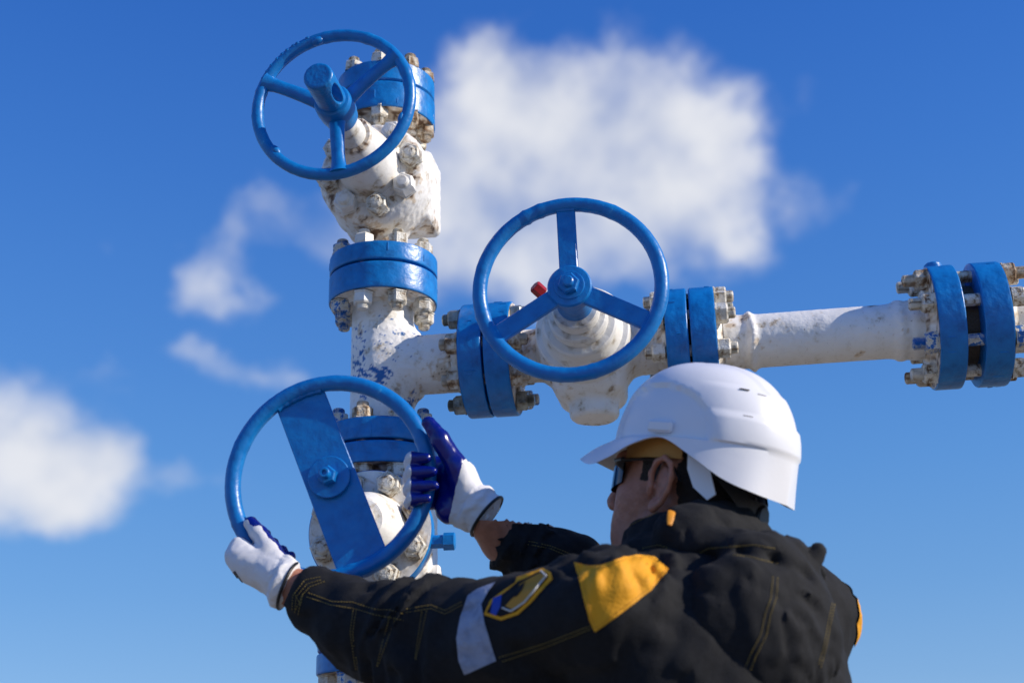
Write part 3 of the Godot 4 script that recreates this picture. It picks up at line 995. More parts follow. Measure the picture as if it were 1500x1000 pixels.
func lower_valve() -> void:
	var at := Vector3(0, -0.341, 0)
	var t := thing("gate_valve", "lowest white gate valve, whose blue wheel with a flat bar the worker grips", "valve", pipe_frame() * Transform3D(Basis(Vector3.UP, 0.102), at), "gate valves with blue handwheels")
	var f := Field.new(Vector3(-0.125, -0.175, -0.1), Vector3(0.125, 0.145, 0.14), 0.0036)
	f.rod(Vector3(0, -0.2, 0), Vector3(0, 0.2, 0), 0.052, 0.002, 0.004)
	f.box(Vector3(0.004, -0.005, -0.03), Basis(), Vector3(0.095, 0.085, 0.062), 0.014, 0.02)
	f.rod(Vector3(0, 0, 0), Vector3(0, 0, 0.07), 0.098, 0.01, 0.02)
	f.ruffle(func(p: Vector3) -> float: return 0.0018 * coarse.get_noise_3dv(p * 70.0), 0.012)
	f.net()
	part("body", f.into(ArrayMesh.new(), M.white_paint, func(p: Vector3) -> Color: return grime(p, 0.2)), t)
	var mesh := ArrayMesh.new()
	Geo.new().lathe([Vector2(0.09, 0.071), Vector2(0.108, 0.072), Vector2(0.111, 0.075), Vector2(0.111, 0.09), Vector2(0.111, 0.105), Vector2(0.109, 0.108)], 90, to_z(), 0.001).into(mesh, M.blue_paint)
	var face := Geo.new()
	var prof := []
	for i in 12:
		prof.append(Vector2(lerpf(0.109, 0.068, i / 11.0), 0.1082 + 0.001 * i / 11.0))
	for i in 14:
		var u := i / 13.0
		prof.append(Vector2(lerpf(0.066, 0.036, u) + 0.007 * sin(u * PI), lerpf(0.112, 0.2, u)))
	prof.append(Vector2(0.02, 0.203))
	face.lathe(prof, 90, to_z(), 0.002)
	var spots := []
	for i in 8:
		var a := deg_to_rad(22.0) + TAU * i / 8
		spots.append([Vector3(cos(a) * 0.087, sin(a) * 0.087, 0.109), 0.028, 0.5])
	face.into(mesh, M.white_paint, 40.0, func(p: Vector3) -> Color: return grime(p, 0.2 + near_spots(p, spots)))
	var bonnet := part("bonnet", mesh, t)
	bonnet_bolts(bonnet, 0.109, 0.087, 8, deg_to_rad(22.0), ["painted_bolt", "painted_bolt", "rust"])
	part("spindle", one(Geo.new().lathe([Vector2(0.024, 0.2), Vector2(0.024, 0.3), Vector2(0.014, 0.302), Vector2(0.014, 0.472)], 28, to_z()), M.clean_white_paint), t)
	var drain := Geo.new().lathe([Vector2(0.012, 0.0), Vector2(0.012, 0.03), Vector2(0.016, 0.031), Vector2(0.016, 0.05), Vector2(0.013, 0.052), Vector2(0.0, 0.0522)], 6, to_x(Vector3(0.098, -0.02, 0.09)))
	part("drain_plug", one(drain, M.blue_paint), t)
	var boss := Geo.new().lathe([Vector2(0.03, 0.0), Vector2(0.03, 0.02), Vector2(0.026, 0.024), Vector2(0.0, 0.0245)], 28, to_x(Vector3(0.09, -0.075, 0.0)), 0.01)
	part("boss", one(boss, M.white_paint, 38.0, func(p: Vector3) -> Color: return grime(p, 0.15)), t)
	var top := flange(t, to_y(Vector3(0, 0.1682, 0)), 0.107, 0.0405, 0.052, 0.012, 0.7)
	ring_of_bolts(top, to_y(Vector3(0, 0.002, 0)), 8, 0.086, deg_to_rad(15.0), 0.086, 0.011, ["painted_bolt", "blue_smeared_bolt", "rust"])
	gasket(t, to_y(Vector3(0, 0.1679, 0)), 0.092, 0.0050)
	flange(t, to_y(Vector3(0, -0.2000, 0), -1), 0.108, 0.036, 0.052, 0.012)
	# wheel: a ring and one wide flat bar
	var w := Node3D.new()
	w.name = "handwheel"
	t.add_child(w)
	w.global_transform = wheel_frame()
	part("rim", rim_mesh(0.1505, 0.0122, 1.0, 3.0), w)
	var bar := Geo.new()
	bar.box(Vector3(0.0785, 0.290, 0.008), 0.0012, Transform3D(Basis(Vector3.BACK, deg_to_rad(22.0)), Vector3(0, 0, -0.005)))
	part("bar", one(bar, M.wheel_paint, 30.0), w)
	for s: float in [-1.0, 1.0]:
		var pts := []
		var rr := []
		for i in 14:
			var x := lerpf(-0.036, 0.036, i / 13.0)
			pts.append(Basis(Vector3.BACK, deg_to_rad(22.0)) * Vector3(x, s * (sqrt(0.1505 * 0.1505 - x * x) - 0.010), 0.0015))
			rr.append(0.0045 + rng.randf_range(-0.0008, 0.0012))
		part("weld_bead", one(Geo.new().tube(pts, rr, 8), M.wheel_paint, 60.0), w)
	part("washer", one(Geo.new().lathe([Vector2(0.0315, 0.0022), Vector2(0.0322, 0.004), Vector2(0.0322, 0.0075), Vector2(0.031, 0.0085), Vector2(0.0, 0.0086)], 48, to_z()), M.wheel_paint), w)
	var nut := Geo.new().lathe([Vector2(0.0150, 0.0085), Vector2(0.0150, 0.0205), Vector2(0.0128, 0.023), Vector2(0.006, 0.0231)], 6, to_z() * Transform3D(Basis(Vector3.UP, 0.35), Vector3.ZERO))
	nut.lathe([Vector2(0.0076, 0.02), Vector2(0.0076, 0.034), Vector2(0.0066, 0.0355), Vector2(0.0042, 0.0355), Vector2(0.0038, 0.031), Vector2(0, 0.031)], 18, to_z())
	part("nut", one(nut, M.blue_paint, 30.0), w)


# the wheel in the worker's hands: x to the right, y up, z towards the worker
func wheel_frame() -> Transform3D:
	var z := Vector3(sin(deg_to_rad(-6.5)), 0.01, cos(deg_to_rad(-6.5))).normalized()
	var x := Vector3.UP.cross(z).normalized()
	return Transform3D(Basis(x, z.cross(x), z), WHEEL)


func straight_pipes() -> void:
	# top cap with a plug
	var cap := thing("top_cap", "blue blind flange with white nuts, capping the top of the pipe tree", "flange", pipe_frame() * Transform3D(Basis(), Vector3(0, 0.5835, 0)))
	var mesh := ArrayMesh.new()
	Geo.new().lathe([Vector2(0.04, 0), Vector2(0.098, 0), Vector2(0.101, 0.003), Vector2(0.101, 0.02), Vector2(0.101, 0.043), Vector2(0.098, 0.046), Vector2(0.0, 0.0462)], 96, Transform3D(), 0.001).into(mesh, M.blue_paint)
	part("plate", mesh, cap)
	part("plug", one(Geo.new().lathe([Vector2(0.034, 0.046), Vector2(0.034, 0.066), Vector2(0.027, 0.07), Vector2(0.027, 0.09), Vector2(0.022, 0.1), Vector2(0.0, 0.103)], 28, Transform3D(), 0.008), M.white_paint, 38.0, func(p: Vector3) -> Color: return grime(p, 0.3)), cap)
	# spool to the right
	var s := thing("pipe_spool", "straight white pipe running right from the middle valve, ringed by a weld", "pipe", pipe_frame())
	var f := Field.new(Vector3(0.655, -0.075, -0.075), Vector3(1.02, 0.075, 0.075), 0.0032)
	f.rod(Vector3(0.55, 0, 0), Vector3(1.2, 0, 0), 0.0500, 0.001, 0.004)
	f.ruffle(func(p: Vector3) -> float:
		var r := Vector2(p.y, p.z).length()
		var a := atan2(p.z, p.y)
		var weld := 0.0065 * exp(-pow((p.x - 0.7075 + 0.003 * sin(a * 3.0)) / 0.007, 2.0)) * (1.0 + 0.5 * coarse.get_noise_2d(a * 130.0, 3.0))
		weld += 0.006 * exp(-pow((p.x - 0.975) / 0.012, 2.0)) * (1.0 + 0.5 * coarse.get_noise_2d(a * 110.0, 9.0))
		weld += 0.006 * smoothstep(0.982, 1.0, p.x) + 0.004 * (1.0 - smoothstep(0.66, 0.70, p.x))
		return weld + 0.0006 * coarse.get_noise_3dv(p * 120.0) + r * 0.0, 0.012)
	f.net()
	var spots := [[Vector3(0.655, 0.03, 0.045), 0.035, 0.55], [Vector3(0.698, 0.03, 0.04), 0.014, 0.6], [Vector3(0.715, -0.02, 0.05), 0.012, 0.45], [Vector3(0.72, -0.035, 0.045), 0.01, 0.7], [Vector3(0.97, 0.05, 0.01), 0.03, 0.6], [Vector3(0.93, 0.05, 0.02), 0.02, 0.5], [Vector3(0.962, -0.02, 0.05), 0.02, 0.4], [Vector3(0.9, -0.05, 0.02), 0.015, 0.5]]
	part("pipe_wall", f.into(ArrayMesh.new(), M.white_paint, func(p: Vector3) -> Color: return grime(p, 0.05 + near_spots(p, spots))), s)
	flange(s, to_x(Vector3(0.5975, 0, 0), -1), 0.1085, 0.0465, 0.053, 0.012, 0.5)
	var joint := flange(s, to_x(Vector3(1.0745, 0, 0)), 0.1135, 0.047, 0.056, 0.014, 0.55)
	for i in 8:
		var a := deg_to_rad(10.0) + TAU * i / 8
		part("bolt", bolt_mesh(0.128, 0.021, 0.3 * (i % 3)), joint, Transform3D(Basis(Vector3.UP, -a), Vector3(0.092 * cos(a), 0.017, 0.092 * sin(a))), M[["painted_bolt", "blue_smeared_bolt", "painted_bolt", "rust"][i % 4]])
	part("lifting_stub", one(Geo.new().lathe([Vector2(0.016, 0), Vector2(0.016, 0.008), Vector2(0.012, 0.011), Vector2(0, 0.0115)], 10, to_z(Vector3(0, 0, 0)) * Transform3D()), M.blue_paint), joint, Transform3D(Basis(Vector3.RIGHT, 0.0) * Basis(Vector3.BACK, PI / 2) * Basis(Vector3.RIGHT, -PI / 2), Vector3(-0.108, -0.028, 0.02)))
	part("spacer_ring", one(Geo.new().lathe([Vector2(0.03, 1.0746), Vector2(0.073, 1.0746), Vector2(0.073, 1.1034), Vector2(0.03, 1.1034)], 48, to_x()), M.spacer_steel), s)
	# what the joint leads to: runs on to the right and down to the ground
	var d := thing("discharge_pipe", "white pipe beyond the open bolted joint at the right edge", "pipe", pipe_frame())
	flange(d, to_x(Vector3(1.1036, 0, 0), -1), 0.1135, 0.05, 0.056, 0.02, 0.5)
	var pts := [Vector3(1.15, 0, 0), Vector3(2.2, 0, 0)]
	for i in range(1, 9):
		var a := PI / 2 * i / 8
		pts.append(Vector3(2.2 + 0.25 * sin(a), -0.25 + 0.25 * cos(a), 0))
	pts.append(Vector3(2.45, -2.05, 0))
	part("pipe_wall", one(Geo.new().tube(pts, [0.056], 40, false, 1.0, Vector3.BACK), M.white_paint, 50.0, func(p: Vector3) -> Color: return grime(p, 0.15)), d)
	# the casing that everything stands on
	var c := thing("wellhead_casing", "blue-flanged white standpipe under the lowest valve, mostly hidden by the sleeve", "pipe", pipe_frame() * Transform3D(Basis(), Vector3(0, -2.0174, 0)))
	var fl := flange(c, to_y(Vector3(0, 1.4725, 0)), 0.109, 0.036, 0.062, 0.03, 0.6)
	ring_of_bolts(fl, to_y(Vector3(0, 0.002, 0)), 8, 0.088, deg_to_rad(20.0), 0.078, 0.011, WHITE_BOLTS)
	gasket(c, to_y(Vector3(0, 1.4721, 0)), 0.094, 0.0055)
	part("standpipe", one(Geo.new().lathe([Vector2(0.11, -0.05), Vector2(0.11, 0.6), Vector2(0.17, 0.61), Vector2(0.17, 0.68), Vector2(0.08, 0.69), Vector2(0.062, 0.75), Vector2(0.062, 1.42)], 48), M.white_paint, 38.0, func(p: Vector3) -> Color: return grime(p, 0.3)), c)


func ground() -> void:
	var g := Geo.new()
	var n := 40
	for j in n + 1:
		for i in n + 1:
			var x := (i - n / 2.0) / (n / 2.0)
			var z := (j - n / 2.0) / (n / 2.0)
			var p := Vector3(signf(x) * pow(absf(x), 3.0) * 900.0, 0, signf(z) * pow(absf(z), 3.0) * 900.0)
			p.y = 0.0 if p.length() < 6.0 else 0.25 * coarse.get_noise_3dv(p * 0.7)
			g.v.append(p)
	for j in n:
		for i in n:
			var a := j * (n + 1) + i
			g.quad(a, a + n + 1, a + n + 2, a + 1)
	var o := part("ground", one(g, M.dry_soil, 80.0), self)
	o.set_meta("kind", "structure")
	o.set_meta("label", "dry pale soil around the pipework")


const YOKE := [Vector3(0.073, 0.164, -0.984), [Vector3(0.0678, 1.4775, -1.5272), Vector3(0.0862, 1.4726, -1.5290), Vector3(0.1007, 1.4723, -1.5291), Vector3(0.1226, 1.4802, -1.5262), Vector3(0.1413, 1.4844, -1.5247), Vector3(0.1654, 1.4824, -1.5254), Vector3(0.1828, 1.4669, -1.5310), Vector3(0.1647, 1.4498, -1.5373), Vector3(0.1270, 1.4233, -1.5469), Vector3(0.0919, 1.4006, -1.5552), Vector3(0.0849, 1.4136, -1.5505), Vector3(0.0782, 1.4379, -1.5416), Vector3(0.0730, 1.4585, -1.5341)]]
const BAND := [Vector3(-0.031, 0.135, -0.990), [Vector3(-0.0609, 1.4540, -1.6102), Vector3(-0.0485, 1.4617, -1.6074), Vector3(-0.0256, 1.4691, -1.6047), Vector3(-0.0351, 1.4582, -1.6087), Vector3(-0.0438, 1.4434, -1.6141), Vector3(-0.0409, 1.4227, -1.6216), Vector3(-0.0339, 1.3989, -1.6303), Vector3(-0.0276, 1.3781, -1.6378), Vector3(-0.0667, 1.3623, -1.6436), Vector3(-0.0739, 1.3791, -1.6375), Vector3(-0.0759, 1.4044, -1.6283), Vector3(-0.0703, 1.4296, -1.6191)]]
const BADGE := [Vector3(0.004, 0.159, -0.987), [Vector3(-0.0412, 1.4285, -1.6036), Vector3(-0.0197, 1.4218, -1.6060), Vector3(0.0014, 1.4284, -1.6036), Vector3(0.0166, 1.4407, -1.5991), Vector3(0.0303, 1.4545, -1.5941), Vector3(0.0439, 1.4676, -1.5893), Vector3(0.0425, 1.4755, -1.5865), Vector3(0.0325, 1.4804, -1.5847), Vector3(0.0250, 1.4782, -1.5855), Vector3(0.0115, 1.4737, -1.5871), Vector3(0.0002, 1.4704, -1.5883), Vector3(-0.0020, 1.4646, -1.5904), Vector3(-0.0172, 1.4555, -1.5937), Vector3(-0.0333, 1.4448, -1.5976)]]
const BADGE_FIELD := [Vector3(0.004, 0.158, -0.987), [Vector3(-0.0378, 1.4308, -1.6027), Vector3(-0.0196, 1.4257, -1.6046), Vector3(-0.0011, 1.4316, -1.6024), Vector3(0.0134, 1.4431, -1.5982), Vector3(0.0270, 1.4570, -1.5932), Vector3(0.0390, 1.4693, -1.5887), Vector3(0.0382, 1.4740, -1.5870), Vector3(0.0316, 1.4772, -1.5858), Vector3(0.0249, 1.4750, -1.5866), Vector3(0.0114, 1.4690, -1.5888), Vector3(0.0022, 1.4661, -1.5899), Vector3(-0.0148, 1.4531, -1.5946), Vector3(-0.0300, 1.4432, -1.5982)]]
const BADGE_GOLD := [Vector3(0.008, 0.158, -0.987), [Vector3(-0.0052, 1.4341, -1.6015), Vector3(-0.0135, 1.4381, -1.6000), Vector3(-0.0007, 1.4504, -1.5956), Vector3(0.0046, 1.4629, -1.5910), Vector3(0.0156, 1.4682, -1.5891), Vector3(0.0291, 1.4742, -1.5869), Vector3(0.0374, 1.4716, -1.5879), Vector3(0.0322, 1.4647, -1.5904), Vector3(0.0202, 1.4524, -1.5949), Vector3(0.0092, 1.4416, -1.5988)]]
const BADGE_BLUE := [Vector3(-0.015, 0.147, -0.989), [Vector3(-0.0287, 1.4463, -1.5971), Vector3(-0.0173, 1.4508, -1.5954), Vector3(-0.0193, 1.4375, -1.6003), Vector3(-0.0254, 1.4274, -1.6040), Vector3(-0.0320, 1.4299, -1.6030)]]
const BADGE_BLACK := [Vector3(0.003, 0.159, -0.987), [Vector3(-0.0049, 1.4474, -1.5967), Vector3(0.0054, 1.4613, -1.5916), Vector3(0.0122, 1.4651, -1.5902), Vector3(0.0087, 1.4565, -1.5934), Vector3(0.0018, 1.4488, -1.5962)]]
const BADGE_LINE := [Vector3(0.008, 0.156, -0.988), [Vector3(-0.0168, 1.4359, -1.6009), Vector3(-0.0061, 1.4317, -1.6024), Vector3(0.0108, 1.4416, -1.5988), Vector3(0.0245, 1.4562, -1.5935), Vector3(0.0382, 1.4708, -1.5881), Vector3(0.0308, 1.4757, -1.5864)]]
const COLLAR_TAB := [Vector3(0.119, 0.212, -0.970), [Vector3(0.2086, 1.5847, -1.6691), Vector3(0.2128, 1.5737, -1.6731), Vector3(0.2099, 1.5620, -1.6773), Vector3(0.2043, 1.5512, -1.6813), Vector3(0.1981, 1.5530, -1.6806), Vector3(0.2002, 1.5673, -1.6754), Vector3(0.2049, 1.5773, -1.6718)]]
const SEAMS := [[Vector3(-0.118, 0.149, -0.982), [Vector3(-0.2873, 1.4904, -1.7885), Vector3(-0.2538, 1.4783, -1.7929), Vector3(-0.2267, 1.4769, -1.7935), Vector3(-0.1969, 1.4675, -1.7969), Vector3(-0.1763, 1.4662, -1.7973), Vector3(-0.1586, 1.4606, -1.7994)]], [Vector3(-0.123, 0.146, -0.982), [Vector3(-0.2893, 1.4852, -1.7904), Vector3(-0.2558, 1.4739, -1.7945), Vector3(-0.2222, 1.4680, -1.7967), Vector3(-0.1970, 1.4605, -1.7994), Vector3(-0.1588, 1.4527, -1.8023)]], [Vector3(-0.123, 0.126, -0.984), [Vector3(-0.2234, 1.4633, -1.7771), Vector3(-0.2278, 1.4338, -1.7879), Vector3(-0.2214, 1.3884, -1.8044)]], [Vector3(-0.121, 0.125, -0.985), [Vector3(-0.2193, 1.4624, -1.7775), Vector3(-0.2246, 1.4337, -1.7879), Vector3(-0.2182, 1.3866, -1.8050)]], [Vector3(-0.101, 0.123, -0.987), [Vector3(-0.1711, 1.4502, -1.7500), Vector3(-0.1897, 1.3889, -1.7723)]], [Vector3(-0.099, 0.122, -0.988), [Vector3(-0.1629, 1.4479, -1.7508), Vector3(-0.1889, 1.3872, -1.7729)]], [Vector3(-0.075, 0.127, -0.989), [Vector3(-0.1248, 1.4494, -1.7077), Vector3(-0.1349, 1.3928, -1.7283)]], [Vector3(-0.073, 0.127, -0.989), [Vector3(-0.1185, 1.4501, -1.7074), Vector3(-0.1341, 1.3911, -1.7289)]], [Vector3(-0.061, 0.148, -0.987), [Vector3(-0.1443, 1.4517, -1.6962), Vector3(-0.1123, 1.4560, -1.6946), Vector3(-0.0939, 1.4490, -1.6972), Vector3(-0.0707, 1.4602, -1.6931)]], [Vector3(-0.062, 0.145, -0.987), [Vector3(-0.1444, 1.4475, -1.6977), Vector3(-0.1124, 1.4519, -1.6961), Vector3(-0.0940, 1.4448, -1.6987), Vector3(-0.0726, 1.4552, -1.6949)]], [Vector3(0.020, 0.120, -0.993), [Vector3(-0.0244, 1.3767, -1.5958), Vector3(0.0301, 1.3911, -1.5906), Vector3(0.0881, 1.4108, -1.5834)]], [Vector3(0.021, 0.118, -0.993), [Vector3(-0.0204, 1.3720, -1.5975), Vector3(0.0334, 1.3879, -1.5917), Vector3(0.0896, 1.4077, -1.5845)]], [Vector3(-0.160, 0.160, -0.974), [Vector3(-0.3197, 1.4788, -1.8566), Vector3(-0.3183, 1.4970, -1.8500), Vector3(-0.3014, 1.5167, -1.8428), Vector3(-0.2781, 1.5208, -1.8413)]], [Vector3(-0.159, 0.158, -0.975), [Vector3(-0.3159, 1.4751, -1.8580), Vector3(-0.3135, 1.4951, -1.8507), Vector3(-0.2987, 1.5112, -1.8448), Vector3(-0.2762, 1.5171, -1.8427)]], [Vector3(-0.156, 0.157, -0.975), [Vector3(-0.3111, 1.4723, -1.8590), Vector3(-0.3058, 1.4967, -1.8501), Vector3(-0.2949, 1.5074, -1.8462), Vector3(-0.2734, 1.5143, -1.8437)]], [Vector3(-0.163, 0.153, -0.975), [Vector3(-0.3163, 1.5006, -1.8487), Vector3(-0.3080, 1.4840, -1.8547), Vector3(-0.3037, 1.5003, -1.8488), Vector3(-0.3149, 1.4778, -1.8570)]], [Vector3(0.035, 0.187, -0.982), [Vector3(0.0177, 1.5706, -1.8658), Vector3(0.0512, 1.5630, -1.8685), Vector3(0.0806, 1.5512, -1.8728), Vector3(0.1179, 1.5375, -1.8778)]], [Vector3(0.034, 0.184, -0.982), [Vector3(0.0156, 1.5665, -1.8673), Vector3(0.0511, 1.5593, -1.8699), Vector3(0.0805, 1.5466, -1.8745), Vector3(0.1158, 1.5338, -1.8792)]], [Vector3(0.004, 0.210, -0.978), [Vector3(-0.0104, 1.6085, -1.8733), Vector3(0.0045, 1.6044, -1.8747), Vector3(0.0264, 1.5974, -1.8773)]], [Vector3(0.095, 0.206, -0.974), [Vector3(0.1337, 1.5454, -1.7259), Vector3(0.1523, 1.5597, -1.7207), Vector3(0.1782, 1.5713, -1.7165), Vector3(0.2068, 1.5810, -1.7130)]]]
const HOOD_SEAMS := [[Vector3(0.180, 0.129, -0.975), [Vector3(0.3155, 1.4672, -1.6054), Vector3(0.3124, 1.4427, -1.6144), Vector3(0.3053, 1.4254, -1.6206), Vector3(0.2998, 1.4034, -1.6287), Vector3(0.2875, 1.3814, -1.6366), Vector3(0.2804, 1.3658, -1.6424)]], [Vector3(0.184, 0.128, -0.975), [Vector3(0.3214, 1.4655, -1.6061), Vector3(0.3192, 1.4426, -1.6144), Vector3(0.3120, 1.4245, -1.6210), Vector3(0.3065, 1.4016, -1.6293), Vector3(0.2942, 1.3797, -1.6373), Vector3(0.2871, 1.3632, -1.6433)]], [Vector3(0.227, 0.118, -0.967), [Vector3(0.4061, 1.4436, -1.6779), Vector3(0.4004, 1.4207, -1.6862), Vector3(0.3936, 1.3905, -1.6972), Vector3(0.3870, 1.3701, -1.7046)]], [Vector3(0.225, 0.118, -0.967), [Vector3(0.4026, 1.4437, -1.6778), Vector3(0.3969, 1.4208, -1.6862), Vector3(0.3901, 1.3905, -1.6972), Vector3(0.3835, 1.3718, -1.7040)]], [Vector3(0.162, 0.183, -0.970), [Vector3(0.2193, 1.4944, -1.5955), Vector3(0.2363, 1.5028, -1.5925), Vector3(0.2641, 1.5038, -1.5921), Vector3(0.2928, 1.5056, -1.5915), Vector3(0.3205, 1.5003, -1.5934)]], [Vector3(0.114, 0.185, -0.976), [Vector3(0.1566, 1.5082, -1.6118), Vector3(0.1780, 1.5118, -1.6105), Vector3(0.1991, 1.5049, -1.6130), Vector3(0.2194, 1.4973, -1.6158)]], [Vector3(0.178, 0.175, -0.968), [Vector3(0.2681, 1.4942, -1.5956), Vector3(0.2891, 1.4914, -1.5966), Vector3(0.3226, 1.4829, -1.5997)]]]


# ---------------------------------------------------------------- the worker
const HEAD := Vector3(0.237, 1.618, -1.785)              # between the ears
const FACE := Vector3(-0.8078, 0.2250, -0.5449)          # where the face looks
const CROWN := Vector3(0.1865, 0.9744, 0.1258)
const LEFT_EAR := Vector3(-0.5592, 0.0000, 0.8290)
const L_SHOULDER := Vector3(0.1054, 1.4311, -1.5973)
const L_UPPER := Vector3(-0.0078, 1.4189, -1.6869)
const L_ELBOW := Vector3(-0.1271, 1.4344, -1.7664)
const L_SAG := Vector3(-0.1230, 1.3850, -1.7700)
const L_FORE := Vector3(-0.2260, 1.4560, -1.8160)
const L_FORE_SAG := Vector3(-0.2019, 1.4260, -1.8150)
const L_CUFF := Vector3(-0.3040, 1.5020, -1.8540)
const R_SHOULDER := Vector3(0.3992, 1.4472, -1.8256)
const R_ELBOW := Vector3(0.1492, 1.4896, -1.9485)
const R_FORE := Vector3(0.0642, 1.5400, -1.9337)
const R_CUFF := Vector3(-0.0153, 1.5839, -1.9163)
const R_CUFF_IN := Vector3(0.0362, 1.5682, -1.9252)
const NECK := Vector3(0.252, 1.465, -1.735)


func hp(f: float, u: float, l: float) -> Vector3:
	return HEAD + FACE * f + CROWN * u + LEFT_EAR * l


func torso_axes() -> Basis:
	var r := Vector3(0.79, 0, -0.613)
	return Basis(r, Vector3.UP, r.cross(Vector3.UP))


func along(p: Vector3, a: Vector3, b: Vector3) -> float:
	return clampf((p - a).dot(b - a) / (b - a).length_squared(), 0.0, 1.0)


func body_mesh(parent: Node3D) -> void:
	var b := Field.new(Vector3(-0.40, 0.84, -2.02), Vector3(0.50, 1.60, -1.50), 0.009)
	b.ell(Vector3(0.262, 1.18, -1.70), torso_axes(), Vector3(0.155, 0.31, 0.095), 0.03)
	b.cap(L_SHOULDER.lerp(R_SHOULDER, 0.1), R_SHOULDER.lerp(L_SHOULDER, 0.1), 0.05, 0.05, 0.04)
	b.cap(L_SHOULDER, L_ELBOW, 0.048, 0.038, 0.03)
	b.cap(L_ELBOW, L_CUFF, 0.038, 0.028, 0.02)
	b.cap(L_CUFF, L_CUFF.lerp(wheel_frame() * Vector3(-0.0612, -0.1612, 0.052), 0.55), 0.029, 0.028, 0.01)
	b.cap(R_SHOULDER, R_ELBOW, 0.048, 0.039, 0.03)
	b.cap(R_ELBOW, R_CUFF_IN, 0.040, 0.036, 0.02)
	b.cap(R_CUFF_IN, R_CUFF, 0.036, 0.037, 0.02)
	b.cap(R_CUFF, wheel_frame() * Vector3(0.2365, -0.0670, -0.0135), 0.0370, 0.0338, 0.01)
	b.cap(NECK + Vector3(0, -0.02, 0), HEAD + CROWN * -0.05 - FACE * 0.02, 0.062, 0.055, 0.03)
	b.net()
	var mesh := b.into(ArrayMesh.new(), M.skin, func(_p: Vector3) -> Color: return Color.WHITE)
	var h := Field.new(HEAD + Vector3(-0.15, -0.17, -0.14), HEAD + Vector3(0.15, 0.16, 0.14), 0.0029)
	var ax := Basis(FACE, CROWN, LEFT_EAR)
	h.ell(hp(-0.012, 0.048, 0), ax, Vector3(0.096, 0.088, 0.076), 0.01)
	h.ell(hp(-0.045, 0.0, 0), ax, Vector3(0.052, 0.06, 0.062), 0.02)
	h.ell(hp(0.040, -0.028, 0), ax, Vector3(0.050, 0.085, 0.056), 0.02)
	h.cap(hp(0.082, 0.036, -0.035), hp(0.082, 0.036, 0.035), 0.013, 0.013, 0.015)
	for s: float in [-1.0, 1.0]:
		h.ell(hp(0.052, -0.015, 0.036 * s), ax, Vector3(0.030, 0.034, 0.025), 0.02)
		h.cap(hp(0.0, -0.055, 0.052 * s), hp(0.066, -0.104, 0.02 * s), 0.018, 0.019, 0.022)
		h.ell(hp(0.064, -0.062, 0.026 * s), ax, Vector3(0.026, 0.036, 0.022), 0.02)
		h.ell(hp(0.093, 0.012, 0.032 * s), ax, Vector3(0.012, 0.010, 0.015), 0.008, true)
		h.ell(hp(0.0805, 0.012, 0.032 * s), ax, Vector3(0.0115, 0.0115, 0.0115), 0.003)
		h.ell(hp(0.1035, -0.028, 0.010 * s), ax, Vector3(0.009, 0.008, 0.007), 0.006)
	h.ell(hp(0.082, -0.104, 0), ax, Vector3(0.017, 0.016, 0.02), 0.018)
	h.cap(hp(0.092, 0.022, 0), hp(0.111, -0.020, 0), 0.007, 0.0105, 0.012)
	h.cap(hp(0.088, -0.058, -0.018), hp(0.088, -0.058, 0.018), 0.0065, 0.0065, 0.010)
	h.cap(hp(0.086, -0.072, -0.016), hp(0.086, -0.072, 0.016), 0.007, 0.007, 0.010)
	h.cap(hp(-0.025, -0.05, 0), NECK + Vector3(-0.005, 0.03, -0.01), 0.056, 0.060, 0.022)
	for s: float in [-1.0, 1.0]:
		h.ell(hp(-0.008, -0.002, 0.0765 * s), ax * Basis(Vector3.UP, 0.45 * s), Vector3(0.017, 0.027, 0.0055), 0.006)
		var rim := [Vector3(0.010, -0.016, 0.077), Vector3(0.010, 0.012, 0.080), Vector3(0.002, 0.028, 0.084), Vector3(-0.012, 0.033, 0.088), Vector3(-0.024, 0.025, 0.091), Vector3(-0.027, 0.008, 0.090), Vector3(-0.021, -0.012, 0.086), Vector3(-0.010, -0.028, 0.081), Vector3(0.002, -0.036, 0.078)]
		for i in rim.size() - 1:
			var p: Vector3 = rim[i]
			var q: Vector3 = rim[i + 1]
			h.cap(hp(p.x, p.y, p.z * s), hp(q.x, q.y, q.z * s), 0.0042, 0.0042, 0.003)
		h.ell(hp(0.001, -0.031, 0.0775 * s), ax, Vector3(0.008, 0.010, 0.005), 0.005)
		h.ell(hp(-0.001, -0.006, 0.0885 * s), ax, Vector3(0.008, 0.012, 0.0085), 0.004, true)
		h.ell(hp(-0.010, 0.018, 0.0895 * s), ax, Vector3(0.008, 0.008, 0.005), 0.004, true)
		h.ell(hp(0.0095, -0.007, 0.079 * s), ax, Vector3(0.004, 0.007, 0.005), 0.003)
	h.ruffle(func(p: Vector3) -> float: return 0.0006 * coarse.get_noise_3dv(p * 90.0), 0.006)
	h.net()
	var side := PackedFloat32Array()
	side.resize(h.verts.size())
	for i in h.verts.size():
		var p := h.verts[i] - HEAD
		var q := Vector3(p.dot(FACE), p.dot(CROWN), absf(p.dot(LEFT_EAR)))
		var n := 0.007 * coarse.get_noise_3dv(h.verts[i] * 160.0)
		var g := maxf(maxf(minf(-0.024 - q.x, q.y + 0.062), q.y - 0.052), minf(minf(0.036 - q.x, q.x + 0.012), q.y - 0.004)) + n
		if q.z > 0.0735 and q.x > -0.032 and q.x < 0.016 and q.y < 0.037:
			g = -0.01
		side[i] = g
	var cut := h.halves(side)
	mesh.add_surface_from_arrays(Mesh.PRIMITIVE_TRIANGLES, cut[0].surface_get_arrays(0))
	# reddened ear rims, darker beard shadow: colour of the skin itself
	mesh.surface_set_material(1, M.skin)
	part("body", mesh, parent)
	cut[1].surface_set_material(0, M.dark_hair)
	part("hair", cut[1], parent)


